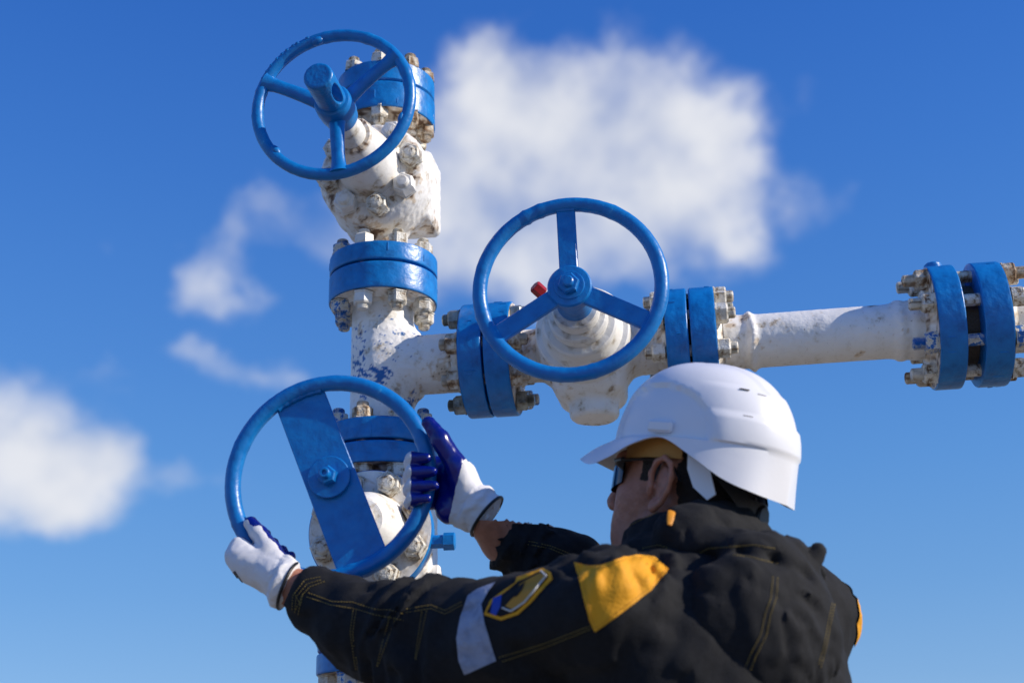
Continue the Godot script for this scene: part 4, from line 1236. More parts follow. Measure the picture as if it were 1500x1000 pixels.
func cloth_folds(p: Vector3) -> float:
	var d := 0.0035 * coarse.get_noise_3dv(p * 13.0) + 0.0022 * coarse.get_noise_3dv(p * Vector3(30, 22, 30) + Vector3(9, 0, 0))
	var ys := p.distance_to(L_SHOULDER + Vector3(0.02, 0.055, 0.0))
	if ys < 0.1:                                       # the bunched yoke
		d += smoothstep(0.1, 0.07, ys) * (0.006 + 0.008 * coarse.get_noise_3dv(p * 22.0) - 0.010 * exp(-pow(coarse.get_noise_3dv(p * Vector3(15, 9, 15) + Vector3(3, 1, 0)) / 0.32, 2.0)))
	d -= 0.0035 * exp(-pow(coarse.get_noise_3dv(p * 7.5 + Vector3(2, 5, 1)) / 0.13, 2.0))    # sharp creases
	# left sleeve: creases that run across it at the elbow, along it elsewhere
	var u := along(p, L_SHOULDER, L_ELBOW)
	var v := along(p, L_ELBOW, L_CUFF)
	var du := p.distance_to(L_SHOULDER.lerp(L_ELBOW, u))
	var dv := p.distance_to(L_ELBOW.lerp(L_CUFF, v))
	if minf(du, dv) < 0.13:
		var s := u if du < dv and v < 0.01 else 1.0 + v
		var w := coarse.get_noise_3dv(p * 9.0)
		var bend := exp(-pow((s - 1.0) / 0.28, 2.0))
		d += bend * 0.0065 * sin(s * 42.0 + w * 5.0 + p.y * 35.0)
		d += (1.0 - bend) * 0.0035 * ridged.get_noise_3dv(p * Vector3(6, 14, 9))
		d -= 0.006 * exp(-pow((s - 1.16 + 0.25 * (p.y - 1.42)) / 0.03, 2.0))
	# right sleeve: gathered cuff, then a puffed forearm
	var r := along(p, R_CUFF, R_FORE)
	var c := R_CUFF.lerp(R_FORE, r)
	if p.distance_to(c) < 0.11:
		var axis := (R_CUFF_IN - R_CUFF).normalized()
		var l := (p - R_CUFF).dot(axis)
		if l < 0.062:
			var e1 := axis.cross(Vector3.UP).normalized()
			var q := p - R_CUFF - axis * l
			var a := atan2(q.dot(axis.cross(e1)), q.dot(e1))
			d += 0.0032 * sin(a * 15.0 + 2.5 * coarse.get_noise_3dv(p * 30.0) + 9.0 * sin(l * 110.0)) + 0.0025 * sin(l * 330.0 + a * 2.0)
		else:
			d += 0.005 * coarse.get_noise_3dv(p * Vector3(12, 26, 18))
	return d


var coat: Field
var hood: Field
var last_glove: Field


func jacket(parent: Node3D) -> void:
	var ax := torso_axes()
	var f := Field.new(Vector3(-0.36, 0.80, -2.04), Vector3(0.53, 1.60, -1.48), 0.0068)
	f.ell(Vector3(0.262, 1.14, -1.705), ax, Vector3(0.205, 0.40, 0.145), 0.03)
	f.ell(Vector3(0.252, 1.36, -1.712), ax, Vector3(0.205, 0.125, 0.135), 0.04)
	f.cap(L_SHOULDER.lerp(R_SHOULDER, 0.06), R_SHOULDER.lerp(L_SHOULDER, 0.06), 0.066, 0.07, 0.05)
	f.cap(L_SHOULDER, L_UPPER, 0.070, 0.067, 0.03)
	f.cap(L_UPPER, L_ELBOW, 0.067, 0.0655, 0.02)
	f.cap(L_UPPER + Vector3(0, -0.03, 0), L_SAG, 0.06, 0.064, 0.03)
	f.cap(Vector3(0.0605, 1.3437, -1.7142), Vector3(-0.0006, 1.3508, -1.7329), 0.065, 0.05, 0.03)    # slack cloth under the arm
	f.cap(L_ELBOW, L_FORE, 0.0655, 0.053, 0.02)
	f.cap(L_SAG, L_FORE_SAG, 0.064, 0.048, 0.03)
	f.cap(L_FORE_SAG, L_FORE.lerp(L_CUFF, 0.6), 0.048, 0.036, 0.02)
	var lend := L_CUFF - (L_CUFF - L_FORE).normalized() * 0.004
	f.cap(L_FORE, L_CUFF.lerp(L_FORE, 0.35), 0.053, 0.043, 0.02)
	f.rod(L_CUFF.lerp(L_FORE, 0.45), lend, 0.0385, 0.004, 0.02)
	f.cap(R_SHOULDER, R_ELBOW, 0.072, 0.062, 0.03)
	f.cap(R_ELBOW, R_FORE, 0.062, 0.058, 0.02)
	f.cap(R_FORE, R_CUFF.lerp(R_FORE, 0.62), 0.060, 0.052, 0.02)
	f.rod(R_CUFF_IN, R_CUFF + (R_CUFF - R_CUFF_IN).normalized() * 0.012, 0.0475, 0.006, 0.018)
	# stand-up collar round the neck
	for ring: Array in [[0.080, 0.004, 0.017], [0.086, -0.022, 0.024], [0.098, -0.055, 0.034]]:
		var last := Vector3.ZERO
		for i in 17:
			var a := TAU * i / 16
			var p := Vector3(0.245, 1.552, -1.768) + Vector3(cos(a) * float(ring[0]), float(ring[1]) + 0.012 * cos(a - 0.9), sin(a) * float(ring[0]) * 0.95)
			if i > 0:
				f.cap(last, p, ring[2], ring[2], 0.012)
			last = p
	f.ruffle(cloth_folds, 0.03)
	f.net()
	coat = f
	var o := part("jacket", f.into(ArrayMesh.new(), M.black_cloth), parent)
	# hood lying on the back
	var hd := Field.new(Vector3(0.09, 1.24, -1.84), Vector3(0.49, 1.62, -1.50), 0.0052)
	var tilt := ax * Basis(Vector3.RIGHT, 0.25)
	hd.ell(Vector3(0.298, 1.415, -1.640), tilt * Basis(Vector3.BACK, 0.35), Vector3(0.118, 0.112, 0.062), 0.02)
	hd.ell(Vector3(0.318, 1.385, -1.625), tilt, Vector3(0.085, 0.085, 0.055), 0.03)
	hd.ell(Vector3(0.262, 1.535, -1.700), ax, Vector3(0.095, 0.045, 0.045), 0.02)
	var roll := [Vector3(0.150, 1.520, -1.775), Vector3(0.172, 1.518, -1.700), Vector3(0.225, 1.512, -1.650), Vector3(0.290, 1.508, -1.632), Vector3(0.352, 1.497, -1.655), Vector3(0.392, 1.488, -1.700)]
	for i in roll.size() - 1:
		hd.cap(roll[i], roll[i + 1], [0.02, 0.024, 0.025, 0.024, 0.018, 0.010][i], [0.02, 0.024, 0.025, 0.024, 0.018, 0.010][i + 1], 0.008)
	hd.cap(Vector3(0.374, 1.490, -1.650), Vector3(0.386, 1.508, -1.652), 0.008, 0.006, 0.006)
	# the fold where the hood's edge turns over, and long slack creases below it
	var fold := [Vector3(0.185, 1.492, -1.615), Vector3(0.2387, 1.4956, -1.60), Vector3(0.2765, 1.4948, -1.60), Vector3(0.3142, 1.4838, -1.605), Vector3(0.3534, 1.4660, -1.615)]
	hd.ruffle(func(p: Vector3) -> float:
		var w := coarse.get_noise_3dv(p * 7.0)
		var d := 0.004 * ridged.get_noise_3dv(Vector3(p.x * 11.0 + p.y * 5.0, p.y * 3.5 - p.x * 2.0, p.z * 9.0) + Vector3(w, w, 0) * 0.7) + 0.004 * w
		for i in fold.size() - 1:
			var a: Vector3 = fold[i]
			var b: Vector3 = fold[i + 1]
			var q := p - a.lerp(b, along(p, a, b))
			q.z *= 0.25
			d -= 0.011 * exp(-q.length_squared() / 0.00010)
		d -= 0.0042 * exp(-pow(coarse.get_noise_3dv(Vector3(p.x * 10.0 + p.y * 4.0, p.y * 5.0, p.z * 8.0) + Vector3(1, 4, 2)) / 0.14, 2.0))
		return d + 0.003 + 0.0016 * coarse.get_noise_3dv(p * 45.0), 0.03)
	hd.net()
	hood = hd
	var ho := part("hood", hd.into(ArrayMesh.new(), M.black_cloth), o)
	sew(o, coat, SEAMS)
	sew(ho, hood, HOOD_SEAMS)
	patch("shoulder_patch", o, coat, YOKE, 0.0022, M.yellow_cloth)
	var inner := []
	var mid := Vector3.ZERO
	for q: Vector3 in YOKE[1]:
		mid += q / YOKE[1].size()
	for q: Vector3 in YOKE[1]:
		inner.append(q + (mid - q).normalized() * 0.004)
	inner.append(inner[0])
	line("stitching", o, coat, YOKE[0], inner, 0.0006, M.badge_gold, true, 0.0020)
	patch("reflective_band", o, coat, BAND, 0.0015, M.reflective_cloth)
	var b := patch("badge", o, coat, BADGE, 0.0016, M.yellow_cloth)
	patch("badge_ground", b, coat, BADGE_FIELD, 0.0022, M.black_cloth)
	patch("gold_field", b, coat, BADGE_GOLD, 0.0028, M.badge_gold)
	patch("blue_lettering", b, coat, BADGE_BLUE, 0.0028, M.badge_blue)
	patch("black_figure", b, coat, BADGE_BLACK, 0.0034, M.black_cloth)
	line("white_outline", b, coat, BADGE_LINE[0], BADGE_LINE[1], 0.0012, M.badge_white, false, 0.003)
	var tab := []
	for q: Vector3 in [Vector3(0.2090, 1.5850, -1.6690), Vector3(0.2060, 1.5760, -1.6720), Vector3(0.2046, 1.5672, -1.6755), Vector3(0.2030, 1.5590, -1.6780), Vector3(0.2016, 1.5521, -1.6810)]:
		var dir: Vector3 = COLLAR_TAB[0]
		var s1 := coat.hit(q - dir * 0.16, dir, 0.34)
		var s2 := hood.hit(q - dir * 0.16, dir, 0.34)
		tab.append((s1 if (s1 - q).dot(dir) < (s2 - q).dot(dir) else s2) - dir * 0.012)
	part("collar_tab", one(Geo.new().tube(tab, [0.002, 0.0044, 0.005, 0.0046, 0.003], 10, false, 0.35, COLLAR_TAB[0]), M.orange_tab, 60.0), o)
	# yellow yoke of the far shoulder, seen edge on
	var far := []
	for k in [Vector2(-0.07, 0.045), Vector2(-0.015, 0.052), Vector2(0.012, 0.0), Vector2(0.004, -0.045), Vector2(-0.07, -0.03)]:
		far.append(R_SHOULDER + Vector3(0.05, 0.0, 0.03) + Vector3(-0.3, 0, 0.95) * k.x + Vector3(0, 1, 0) * k.y)
	patch("shoulder_patch", o, coat, [Vector3(-0.93, -0.2, -0.30).normalized(), far], 0.0025, M.yellow_cloth)


# a flat shape sewn on: cut to its outline and laid on the surface
func patch(called: String, parent: Node3D, on: Field, data: Array, lift: float, mat: Material) -> MeshInstance3D:
	var dir: Vector3 = data[0]
	var ex := dir.cross(Vector3.UP).normalized()
	var ey := ex.cross(dir)
	var o: Vector3 = data[1][0]
	var poly := PackedVector2Array()
	for p: Vector3 in data[1]:
		poly.append(Vector2((p - o).dot(ex), (p - o).dot(ey)))
	var lo := poly[0]
	var hi := poly[0]
	for p in poly:
		lo = lo.min(p)
		hi = hi.max(p)
	var step := maxf(0.0035, (hi.x - lo.x) / 60.0)
	var g := Geo.new()
	var known := {}
	var x := lo.x
	while x < hi.x:
		var y := lo.y
		while y < hi.y:
			var cell := PackedVector2Array([Vector2(x, y), Vector2(x + step, y), Vector2(x + step, y + step), Vector2(x, y + step)])
			for piece in Geometry2D.intersect_polygons(cell, poly):
				if Geometry2D.is_polygon_clockwise(piece):
					continue
				var ids := PackedInt32Array()
				for q in piece:
					var key := Vector2i((q * 20000.0).round())
					if not known.has(key):
						var s := on.hit(o + ex * q.x + ey * q.y - dir * 0.16, dir, 0.34)
						known[key] = g.v.size()
						g.v.append(s + on.grad(s) * lift)
					ids.append(known[key])
				for k in range(1, ids.size() - 1):
					g.t.append_array(PackedInt32Array([ids[0], ids[k], ids[k + 1]]))
			y += step
		x += step
	return part(called, one(g, mat, 80.0), parent)


func line(called: String, parent: Node3D, on: Field, dir: Vector3, pts: Array, r: float, mat: Material, dashed := true, lift := 0.0) -> void:
	var curve := Curve3D.new()
	for i in pts.size():
		var t: Vector3 = (pts[mini(i + 1, pts.size() - 1)] - pts[maxi(i - 1, 0)]) * 0.16
		curve.add_point(pts[i], -t, t)
	var n := int(curve.get_baked_length() / 0.0013) + 2
	var row := []
	for i in n:
		var p := curve.sample_baked(curve.get_baked_length() * i / (n - 1.0))
		var s := on.hit(p - dir * 0.16, dir, 0.34)
		if on.sample(s) < 0.004:
			row.append(s + on.grad(s) * (r * 0.6 + lift))
	n = row.size()
	if n < 4:
		return
	var g := Geo.new()
	if dashed:
		for i in range(0, n - 2, 3):
			g.tube([row[i], row[i + 1], row[i + 2].lerp(row[i + 1], 0.35)], [r], 5)
	else:
		g.tube(row, [r], 6)
	var o := part(called, one(g, mat, 80.0), parent)
	if dashed:
		o.set_meta("kind", "stuff")


func sew(parent: Node3D, on: Field, seams: Array) -> void:
	for s: Array in seams:
		line("stitching", parent, on, s[0], s[1], 0.0006, M.yellow_thread)


# ---------------------------------------------------------------- gloved hands
# bones: [from, to, radius, radius, back of the hand there, how much of it the coating leaves bare]
func glove(parent: Node3D, bones: Array, palm: Array, cuff: Array, far_edge: Array) -> Node3D:
	var lo := Vector3.ONE * 9.0
	var hi := -lo
	for b: Array in bones:
		lo = lo.min(b[0]).min(b[1])
		hi = hi.max(b[0]).max(b[1])
	lo = lo.min(cuff[1])
	hi = hi.max(cuff[1])
	var f := Field.new(lo - Vector3.ONE * 0.045, hi + Vector3.ONE * 0.045, 0.0023)
	for e: Array in palm:
		f.ell(e[0], e[1], e[2], 0.016)
	for b: Array in bones:
		f.cap(b[0], b[1], b[2], b[3], b[6] if b.size() > 6 else 0.004)
	f.rod(cuff[0], cuff[1], cuff[2], 0.003, 0.018)
	var from: Vector3 = cuff[0]
	var to: Vector3 = cuff[1]
	var axis := (to - from).normalized()
	f.ruffle(func(p: Vector3) -> float:
		var l := (p - from).dot(axis)
		var wr := 0.0
		if l > -0.01:
			var e1 := axis.cross(Vector3.UP).normalized()
			var q := p - from - axis * l
			wr = 0.0006 * sin(atan2(q.dot(axis.cross(e1)), q.dot(e1)) * 60.0) * smoothstep(-0.01, 0.01, l) + 0.0012 * sin(l * 260.0 + 4.0 * coarse.get_noise_3dv(p * 30.0))
		return wr + 0.0005 * coarse.get_noise_3dv(p * 75.0) + 0.0010 * ridged.get_noise_3dv(p * 22.0), 0.012)
	f.net()
	last_glove = f
	var side := PackedFloat32Array()
	side.resize(f.verts.size())
	for i in f.verts.size():
		var p := f.verts[i]
		var best := 9.0
		var g := 1.0
		for b: Array in bones:
			var u := along(p, b[0], b[1])
			var c: Vector3 = b[0].lerp(b[1], u)
			var r := lerpf(b[2], b[3], u)
			var d := p.distance_to(c) - r
			if d < best:
				best = d
				g = (p - c).dot(b[4]) / r - float(b[5])
		if far_edge:
			g = maxf(g, (p - (far_edge[0] as Vector3)).dot(far_edge[1]) * 60.0)
		if (p - from).dot(axis) > 0.0:
			g = 1.0
		side[i] = g + 0.12 * coarse.get_noise_3dv(p * 60.0)
	var cut := f.halves(side)
	cut[1].surface_set_material(0, M.white_knit)
	cut[0].surface_set_material(0, M.blue_nitrile)
	var o := part("glove", cut[1], parent)
	part("palm_coating", cut[0], o)
	var e1 := axis.cross(Vector3.UP).normalized()
	var e2 := axis.cross(e1)
	var hem := []
	for i in 40:
		var a := TAU * i / 40
		hem.append(to + (e1 * cos(a) + e2 * sin(a)) * (float(cuff[2]) + 0.0006) - axis * 0.001)
	part("hem", one(Geo.new().tube(hem, [0.0024], 8, true, 1.0, axis), M.black_rubber, 60.0), o)
	return o


func hands(parent: Node3D) -> void:
	var w := wheel_frame()
	var n := w.basis.z
	var a := w.basis.x
	var up := w.basis.y
	# right hand: palm behind the rim, fingers curled round to the front, thumb up the outside
	var rp := func(x: float, y: float, z: float) -> Vector3: return w * Vector3(0.1505 + x, y, z)
	var wrist: Vector3 = rp.call(0.064, -0.048, -0.012)
	var bones := []
	var ys := [0.0185, -0.0025, -0.0235, -0.0430]
	var tips := [0.002, 0.011, 0.013, 0.003]
	var rad := [0.0098, 0.0102, 0.0098, 0.0088]
	for i in 4:
		var y: float = ys[i]
		var r: float = rad[i]
		var mcp: Vector3 = rp.call(0.024 - 0.003 * absf(i - 1.3), y + 0.004, -0.030)
		var pip: Vector3 = rp.call(-0.0305 + 0.001 * absf(i - 1.5), y + 0.002, -0.0150)
		var dip: Vector3 = rp.call(-0.0200, y, 0.0165)
		var tip: Vector3 = rp.call(tips[i], y - 0.002, 0.0240)
		bones.append([wrist + up * (0.012 - 0.008 * i), mcp, 0.017, 0.0125, -n, -0.2, 0.016])
		bones.append([mcp, pip, r + 0.0012, r + 0.0006, -n, 0.1])
		bones.append([pip, dip, r + 0.0016, r + 0.0012, (-a * 0.90 + n * 0.42).normalized(), 0.52])
		bones.append([dip, tip, r + 0.0012, r * 0.70, (n * 0.40 - a * 0.90).normalized(), 0.86])
	bones.append([rp.call(0.060, -0.038, 0.0), rp.call(0.044, 0.006, 0.010), 0.0190, 0.0162, Vector3(0.8, 0.2, 0.4), 3.0, 0.014])
	bones.append([rp.call(0.044, 0.006, 0.010), rp.call(0.0215, 0.045, 0.0175), 0.0155, 0.0142, a, 3.0, 0.006])
	bones.append([rp.call(0.0215, 0.045, 0.0175), rp.call(0.0040, 0.071, 0.0225), 0.0140, 0.0100, a, 3.0, 0.004])
	var palm := [[rp.call(0.045, -0.018, -0.014), w.basis, Vector3(0.030, 0.042, 0.018)], [rp.call(0.030, -0.054, -0.012), w.basis, Vector3(0.022, 0.022, 0.018)]]
	var cuff := [wrist + (R_CUFF - wrist).normalized() * 0.002, rp.call(0.0860, -0.0670, -0.0135), 0.0345]
	var edge := [rp.call(0.057, 0.012, 0.0), (a * 0.954 - up * 0.30).normalized()]
	glove(parent, bones, palm, cuff, edge)
	# left hand: round the rim from outside, back of the hand to the front, thumb inside
	var lp := func(r: float, deg: float, z: float) -> Vector3: return w * Vector3(cos(deg_to_rad(deg)) * (0.1505 + r), sin(deg_to_rad(deg)) * (0.1505 + r), z)
	var lw: Vector3 = w * Vector3(-0.0612, -0.1612, 0.0520)
	var lb := []
	var degs := [219.0, 227.2, 235.4, 243.0]
	for i in 4:
		var d: float = degs[i]
		var r: float = rad[i]
		var out := (w.basis * Vector3(cos(deg_to_rad(d)), sin(deg_to_rad(d)), 0)).normalized()
		var mcp: Vector3 = lp.call(0.0120 + 0.005 * i, d, 0.0245 - 0.002 * i)
		var pip: Vector3 = lp.call(0.0190 + 0.003 * i, d, -0.0205)
		var dip: Vector3 = lp.call(-0.001, d, -0.0325)
		var tip: Vector3 = lp.call(-0.0225, d - 1.0, -0.0165)
		var back := (out * 0.55 + n * 0.83).normalized()
		if i == 0:
			back = (back - w.basis * Vector3(sin(deg_to_rad(d)), -cos(deg_to_rad(d)), 0) * 0.7).normalized()
		lb.append([lw + (w.basis * Vector3(-0.006 + 0.008 * i, 0.010 - 0.008 * i, 0.002 - 0.003 * i)), mcp, 0.0165, 0.0128, back, -0.35, 0.016])
		lb.append([mcp, pip, r + 0.0016, r + 0.0008, (out + back * (0.9 if i == 0 else 0.0)).normalized(), 0.0])
		lb.append([pip, dip, r + 0.0004, r, -n, 0.3])
		lb.append([dip, tip, r, r * 0.86, -a, 3.0])
	var front := Vector3(-0.42, -0.62, 0.66).normalized()
	lb.append([w * Vector3(-0.0490, -0.1469, 0.0480), w * Vector3(-0.0750, -0.1142, 0.0360), 0.0170, 0.0145, front, -0.25, 0.014])
	lb.append([w * Vector3(-0.0750, -0.1142, 0.0360), w * Vector3(-0.0984, -0.0847, 0.0235), 0.0140, 0.0125, front, -0.1, 0.006])
	lb.append([w * Vector3(-0.0984, -0.0847, 0.0235), w * Vector3(-0.1142, -0.0678, 0.0165), 0.0122, 0.0102, front, 0.55, 0.004])
	var lpalm := [[lp.call(0.024, 231.0, 0.036), w.basis * Basis(Vector3.BACK, deg_to_rad(231.0)), Vector3(0.020, 0.040, 0.020)]]
	var lcuff := [lw + (L_CUFF - lw).normalized() * 0.004, lw + (L_CUFF - lw).normalized() * 0.021, 0.0335]
	var lg := glove(parent, lb, lpalm, lcuff, [])
	# small dark print by the knuckles
	for m: Array in [[Vector2(-0.1310, -0.1415), Vector2(-0.1270, -0.1560)], [Vector2(-0.1250, -0.1446), Vector2(-0.1160, -0.1620)], [Vector2(-0.1225, -0.1440), Vector2(-0.1140, -0.1590)]]:
		line("print_mark", lg, last_glove, -n, [w * Vector3(m[0].x, m[0].y, 0.05), w * Vector3(m[1].x, m[1].y, 0.05)], 0.0009, M.black_rubber, false)


# ---------------------------------------------------------------- hard hat, glasses, trousers, boots
func hat_edge(t: float) -> Vector3:
	var table := [[0.0, 0.163, 0.0, 0.036], [25.0, 0.148, 0.058, 0.028], [45.0, 0.108, 0.092, 0.016], [60.0, 0.070, 0.104, 0.027], [75.0, 0.033, 0.109, 0.047], [90.0, -0.012, 0.111, 0.058], [110.0, -0.062, 0.111, 0.035], [130.0, -0.107, 0.097, 0.009], [150.0, -0.143, 0.066, -0.003], [180.0, -0.160, 0.0, -0.006]]
	for i in table.size() - 1:
		var p: Array = table[i]
		var q: Array = table[i + 1]
		if t <= q[0] + 0.001:
			var u: float = (t - p[0]) / (q[0] - p[0])
			var p0: Array = table[maxi(i - 1, 0)]
			var q1: Array = table[mini(i + 2, table.size() - 1)]
			var r := Vector3.ZERO
			for k in 3:
				r[k] = cubic_interpolate(p[k + 1], q[k + 1], p0[k + 1], q1[k + 1], u)
			return r                                    # front, out, up
	return Vector3(-0.16, 0, -0.006)


func hard_hat(parent: Node3D) -> void:
	var hat := Node3D.new()
	hat.name = "hard_hat"
	parent.add_child(hat)
	hat.transform = Transform3D(Basis(FACE, CROWN, -LEFT_EAR).scaled(Vector3.ONE * 0.972), HEAD + CROWN * 0.001)
	var g := Geo.new()
	var seg := 168
	var rows := 46
	for skin: int in [0, 1]:
		for i in rows:
			for j in seg:
				var deg := 360.0 * j / seg
				var t := absf(wrapf(deg, -180.0, 180.0))
				var s := -1.0 if wrapf(deg, -180.0, 180.0) < 0.0 else 1.0
				var e := hat_edge(t)
				var c := cos(deg_to_rad(deg))
				var q := sin(deg_to_rad(deg))
				var back := smoothstep(62.0, 95.0, t)
				var ub := lerpf(0.060, 0.059, back)
				var a := 0.136
				var b := 0.1075
				var flare := 1.0 + 0.036 * back
				var edge := Vector3(e.x, e.z, e.y * s)
				var foot := Vector3(-0.021 + a * flare * c, ub, b * flare * q)
				var p: Vector3
				if i < 10:
					var u := i / 9.0
					p = edge.lerp(foot, u)
					p.y += 0.004 * (1.0 - back) * sin(u * PI) * smoothstep(70.0, 20.0, t)
				else:
					var u := (i - 10.0) / (rows - 11.0)
					var phi := u * PI / 2
					var k := pow(cos(phi), 0.74) if u < 0.999 else 0.0
					var lift := pow(sin(phi), 1.04)
					var step := 0.0
					if t > 100.0:
						var turn := smoothstep(100.0, 125.0, t)
						var hh := ub + 0.133 * lift
						step = turn * (0.0035 * smoothstep(0.104, 0.100, hh) + 0.0035 * smoothstep(0.149, 0.145, hh))
					p = Vector3(-0.021 + (a + step) * k * c, ub + 0.003 + 0.1235 * lift, (b + step) * k * q)
					# sunk panel over each temple, low crest along the top
					var m := pow((p.x - 0.020) / 0.104, 2.0) + pow((p.y - 0.072) / 0.070, 2.0)
					if absf(p.z) > 0.03:
						var inw := Vector3(p.x + 0.021, (p.y - 0.06) * 0.7, p.z).normalized()
						p -= inw * 0.0066 * smoothstep(1.0, 0.90, m) * smoothstep(0.03, 0.05, absf(p.z))
					p.y += 0.0028 * smoothstep(0.036, 0.026, absf(p.z)) * smoothstep(0.3, 0.7, lift)
				if skin == 1:
					var mid := Vector3(-0.021, 0.04, 0)
					p = mid + (p - mid) * (0.972 if i > 0 else 0.992)
				g.v.append(p)
	for i in rows - 1:
		for j in seg:
			var k := (j + 1) % seg
			g.quad(i * seg + j, (i + 1) * seg + j, (i + 1) * seg + k, i * seg + k)
			var b := rows * seg
			g.quad(b + i * seg + j, b + i * seg + k, b + (i + 1) * seg + k, b + (i + 1) * seg + j)
	for j in seg:
		var k := (j + 1) % seg
		g.quad(rows * seg + j, j, k, rows * seg + k)
	part("shell", one(g, M.hat_shell, 42.0), hat)
	for s: float in [-1.0, 1.0]:
		part("accessory_slot", one(Geo.new().box(Vector3(0.038, 0.0165, 0.010), 0.003, Transform3D(Basis(Vector3.UP, 0.0), Vector3(-0.006, 0.074, 0.1055 * s))), M.hat_shell), hat)
		for v: Array in [[-0.105, 0.141, 0.062, 0.72], [-0.122, 0.138, 0.043, 1.0], [-0.120, 0.101, 0.072, 0.78], [-0.140, 0.099, 0.047, 1.02]]:
			var nn := Vector3((float(v[0]) + 0.021) / (0.136 * 0.136), 0, float(v[2]) * s / (0.1075 * 0.1075)).normalized()
			var tt := Vector3(-nn.z, 0, nn.x)
			part("vent", one(Geo.new().box(Vector3(0.004, 0.0012, 0.014), 0.0004, Transform3D(Basis(nn, Vector3.UP, tt), Vector3(v[0], v[1], v[2] * s))), M.spacer_steel), hat)
	# head band: tan over the brow, grey by the ear, black at the nape
	for piece: Array in [["sweat_band", -100.0, 100.0, M.hat_lining], ["nape_band", 118.0, 242.0, M.black_rubber]]:
		var s := Geo.new()
		var n := 60
		for i in n + 1:
			var deg := lerpf(piece[1], piece[2], float(i) / n)
			var t := absf(wrapf(deg, -180.0, 180.0))
			var low := 0.034 - 0.066 * smoothstep(105.0, 165.0, t)
			var high := low + lerpf(0.034, 0.026, smoothstep(100.0, 140.0, t))
			for r: Array in [[1.0, low], [1.0, high], [0.965, high], [0.965, low]]:
				s.v.append(Vector3(-0.016 + 0.110 * float(r[0]) * cos(deg_to_rad(deg)), r[1], 0.0865 * float(r[0]) * sin(deg_to_rad(deg))))
		for i in n:
			for k in 4:
				s.quad(i * 4 + k, i * 4 + (k + 1) % 4, (i + 1) * 4 + (k + 1) % 4, (i + 1) * 4 + k)
		part(piece[0], one(s, piece[3], 30.0), hat)
	for s: float in [-1.0, 1.0]:
		var st := Geo.new()
		var outline := [Vector2(-0.044, 0.052), Vector2(-0.048, 0.020), Vector2(-0.060, -0.004), Vector2(-0.080, -0.019), Vector2(-0.090, -0.010), Vector2(-0.078, 0.024), Vector2(-0.066, 0.052)]
		var m := outline.size()
		for d: float in [0.0885, 0.0860]:
			for p: Vector2 in outline:
				st.v.append(Vector3(p.x, p.y, (d - 0.012 * smoothstep(-0.05, -0.1, p.x)) * s))
		for k in range(1, m - 1):
			st.t.append_array(PackedInt32Array([0, k, k + 1] if s > 0 else [0, k + 1, k]))
			st.t.append_array(PackedInt32Array([m, m + k + 1, m + k] if s > 0 else [m, m + k, m + k + 1]))
		for k in m:
			var k2 := (k + 1) % m
			if s > 0:
				st.quad(k, m + k, m + k2, k2)
			else:
				st.quad(k, k2, m + k2, m + k)
		part("side_strap", one(st, M.hat_shell, 30.0), hat)
	var knob := Geo.new()
	var prof := [Vector2(0.0, -0.012)]
	prof.append_array([Vector2(0.015, -0.012), Vector2(0.017, -0.009), Vector2(0.017, 0.009), Vector2(0.015, 0.012), Vector2(0.0, 0.012)])
	knob.lathe(prof, 22, Transform3D(Basis(Vector3.BACK, PI / 2), Vector3(-0.118, -0.026, 0)), 0.03)
	part("ratchet_knob", one(knob, M.black_rubber, 20.0), hat)


func glasses(parent: Node3D) -> void:
	var o := Node3D.new()
	o.name = "safety_glasses"
	parent.add_child(o)
	o.transform = Transform3D(Basis(FACE, CROWN, -LEFT_EAR), HEAD)
	for s: float in [-1.0, 1.0]:
		var g := Geo.new()
		var nu := 14
		var nv := 8
		for d: float in [0.0, -0.0022]:
			for i in nu + 1:
				for j in nv + 1:
					var u := float(i) / nu
					var v := float(j) / nv
					var a := lerpf(0.08, 1.12, u)
					var tall := lerpf(0.040, 0.026, u * u)
					g.v.append(Vector3(0.030 + (0.078 + d) * cos(a * 0.98), 0.031 - tall * v - 0.006 * u * v, (0.070 + d) * sin(a) * s))
		var cnt := (nu + 1) * (nv + 1)
		for b: int in [0, 1]:
			for i in nu:
				for j in nv:
					var q := b * cnt + i * (nv + 1) + j
					var flip := (b == 1) != (s < 0)
					if flip:
						g.quad(q, q + nv + 1, q + nv + 2, q + 1)
					else:
						g.quad(q, q + 1, q + nv + 2, q + nv + 1)
		part("lens", one(g, M.dark_lens, 80.0), o)
		part("temple", one(Geo.new().tube([Vector3(0.068, 0.029, 0.0635 * s), Vector3(0.040, 0.030, 0.0775 * s), Vector3(0.0, 0.031, 0.0835 * s), Vector3(-0.022, 0.026, 0.0835 * s), Vector3(-0.036, 0.004, 0.079 * s)], [0.0042, 0.0036, 0.003, 0.003, 0.0026], 8, false, 0.6), M.black_rubber, 60.0), o)
	part("brow_bar", one(Geo.new().tube([Vector3(0.0685, 0.032, -0.0625), Vector3(0.094, 0.033, -0.040), Vector3(0.107, 0.033, -0.008), Vector3(0.107, 0.033, 0.008), Vector3(0.094, 0.033, 0.040), Vector3(0.0685, 0.032, 0.0625)], [0.003], 8), M.black_rubber, 60.0), o)


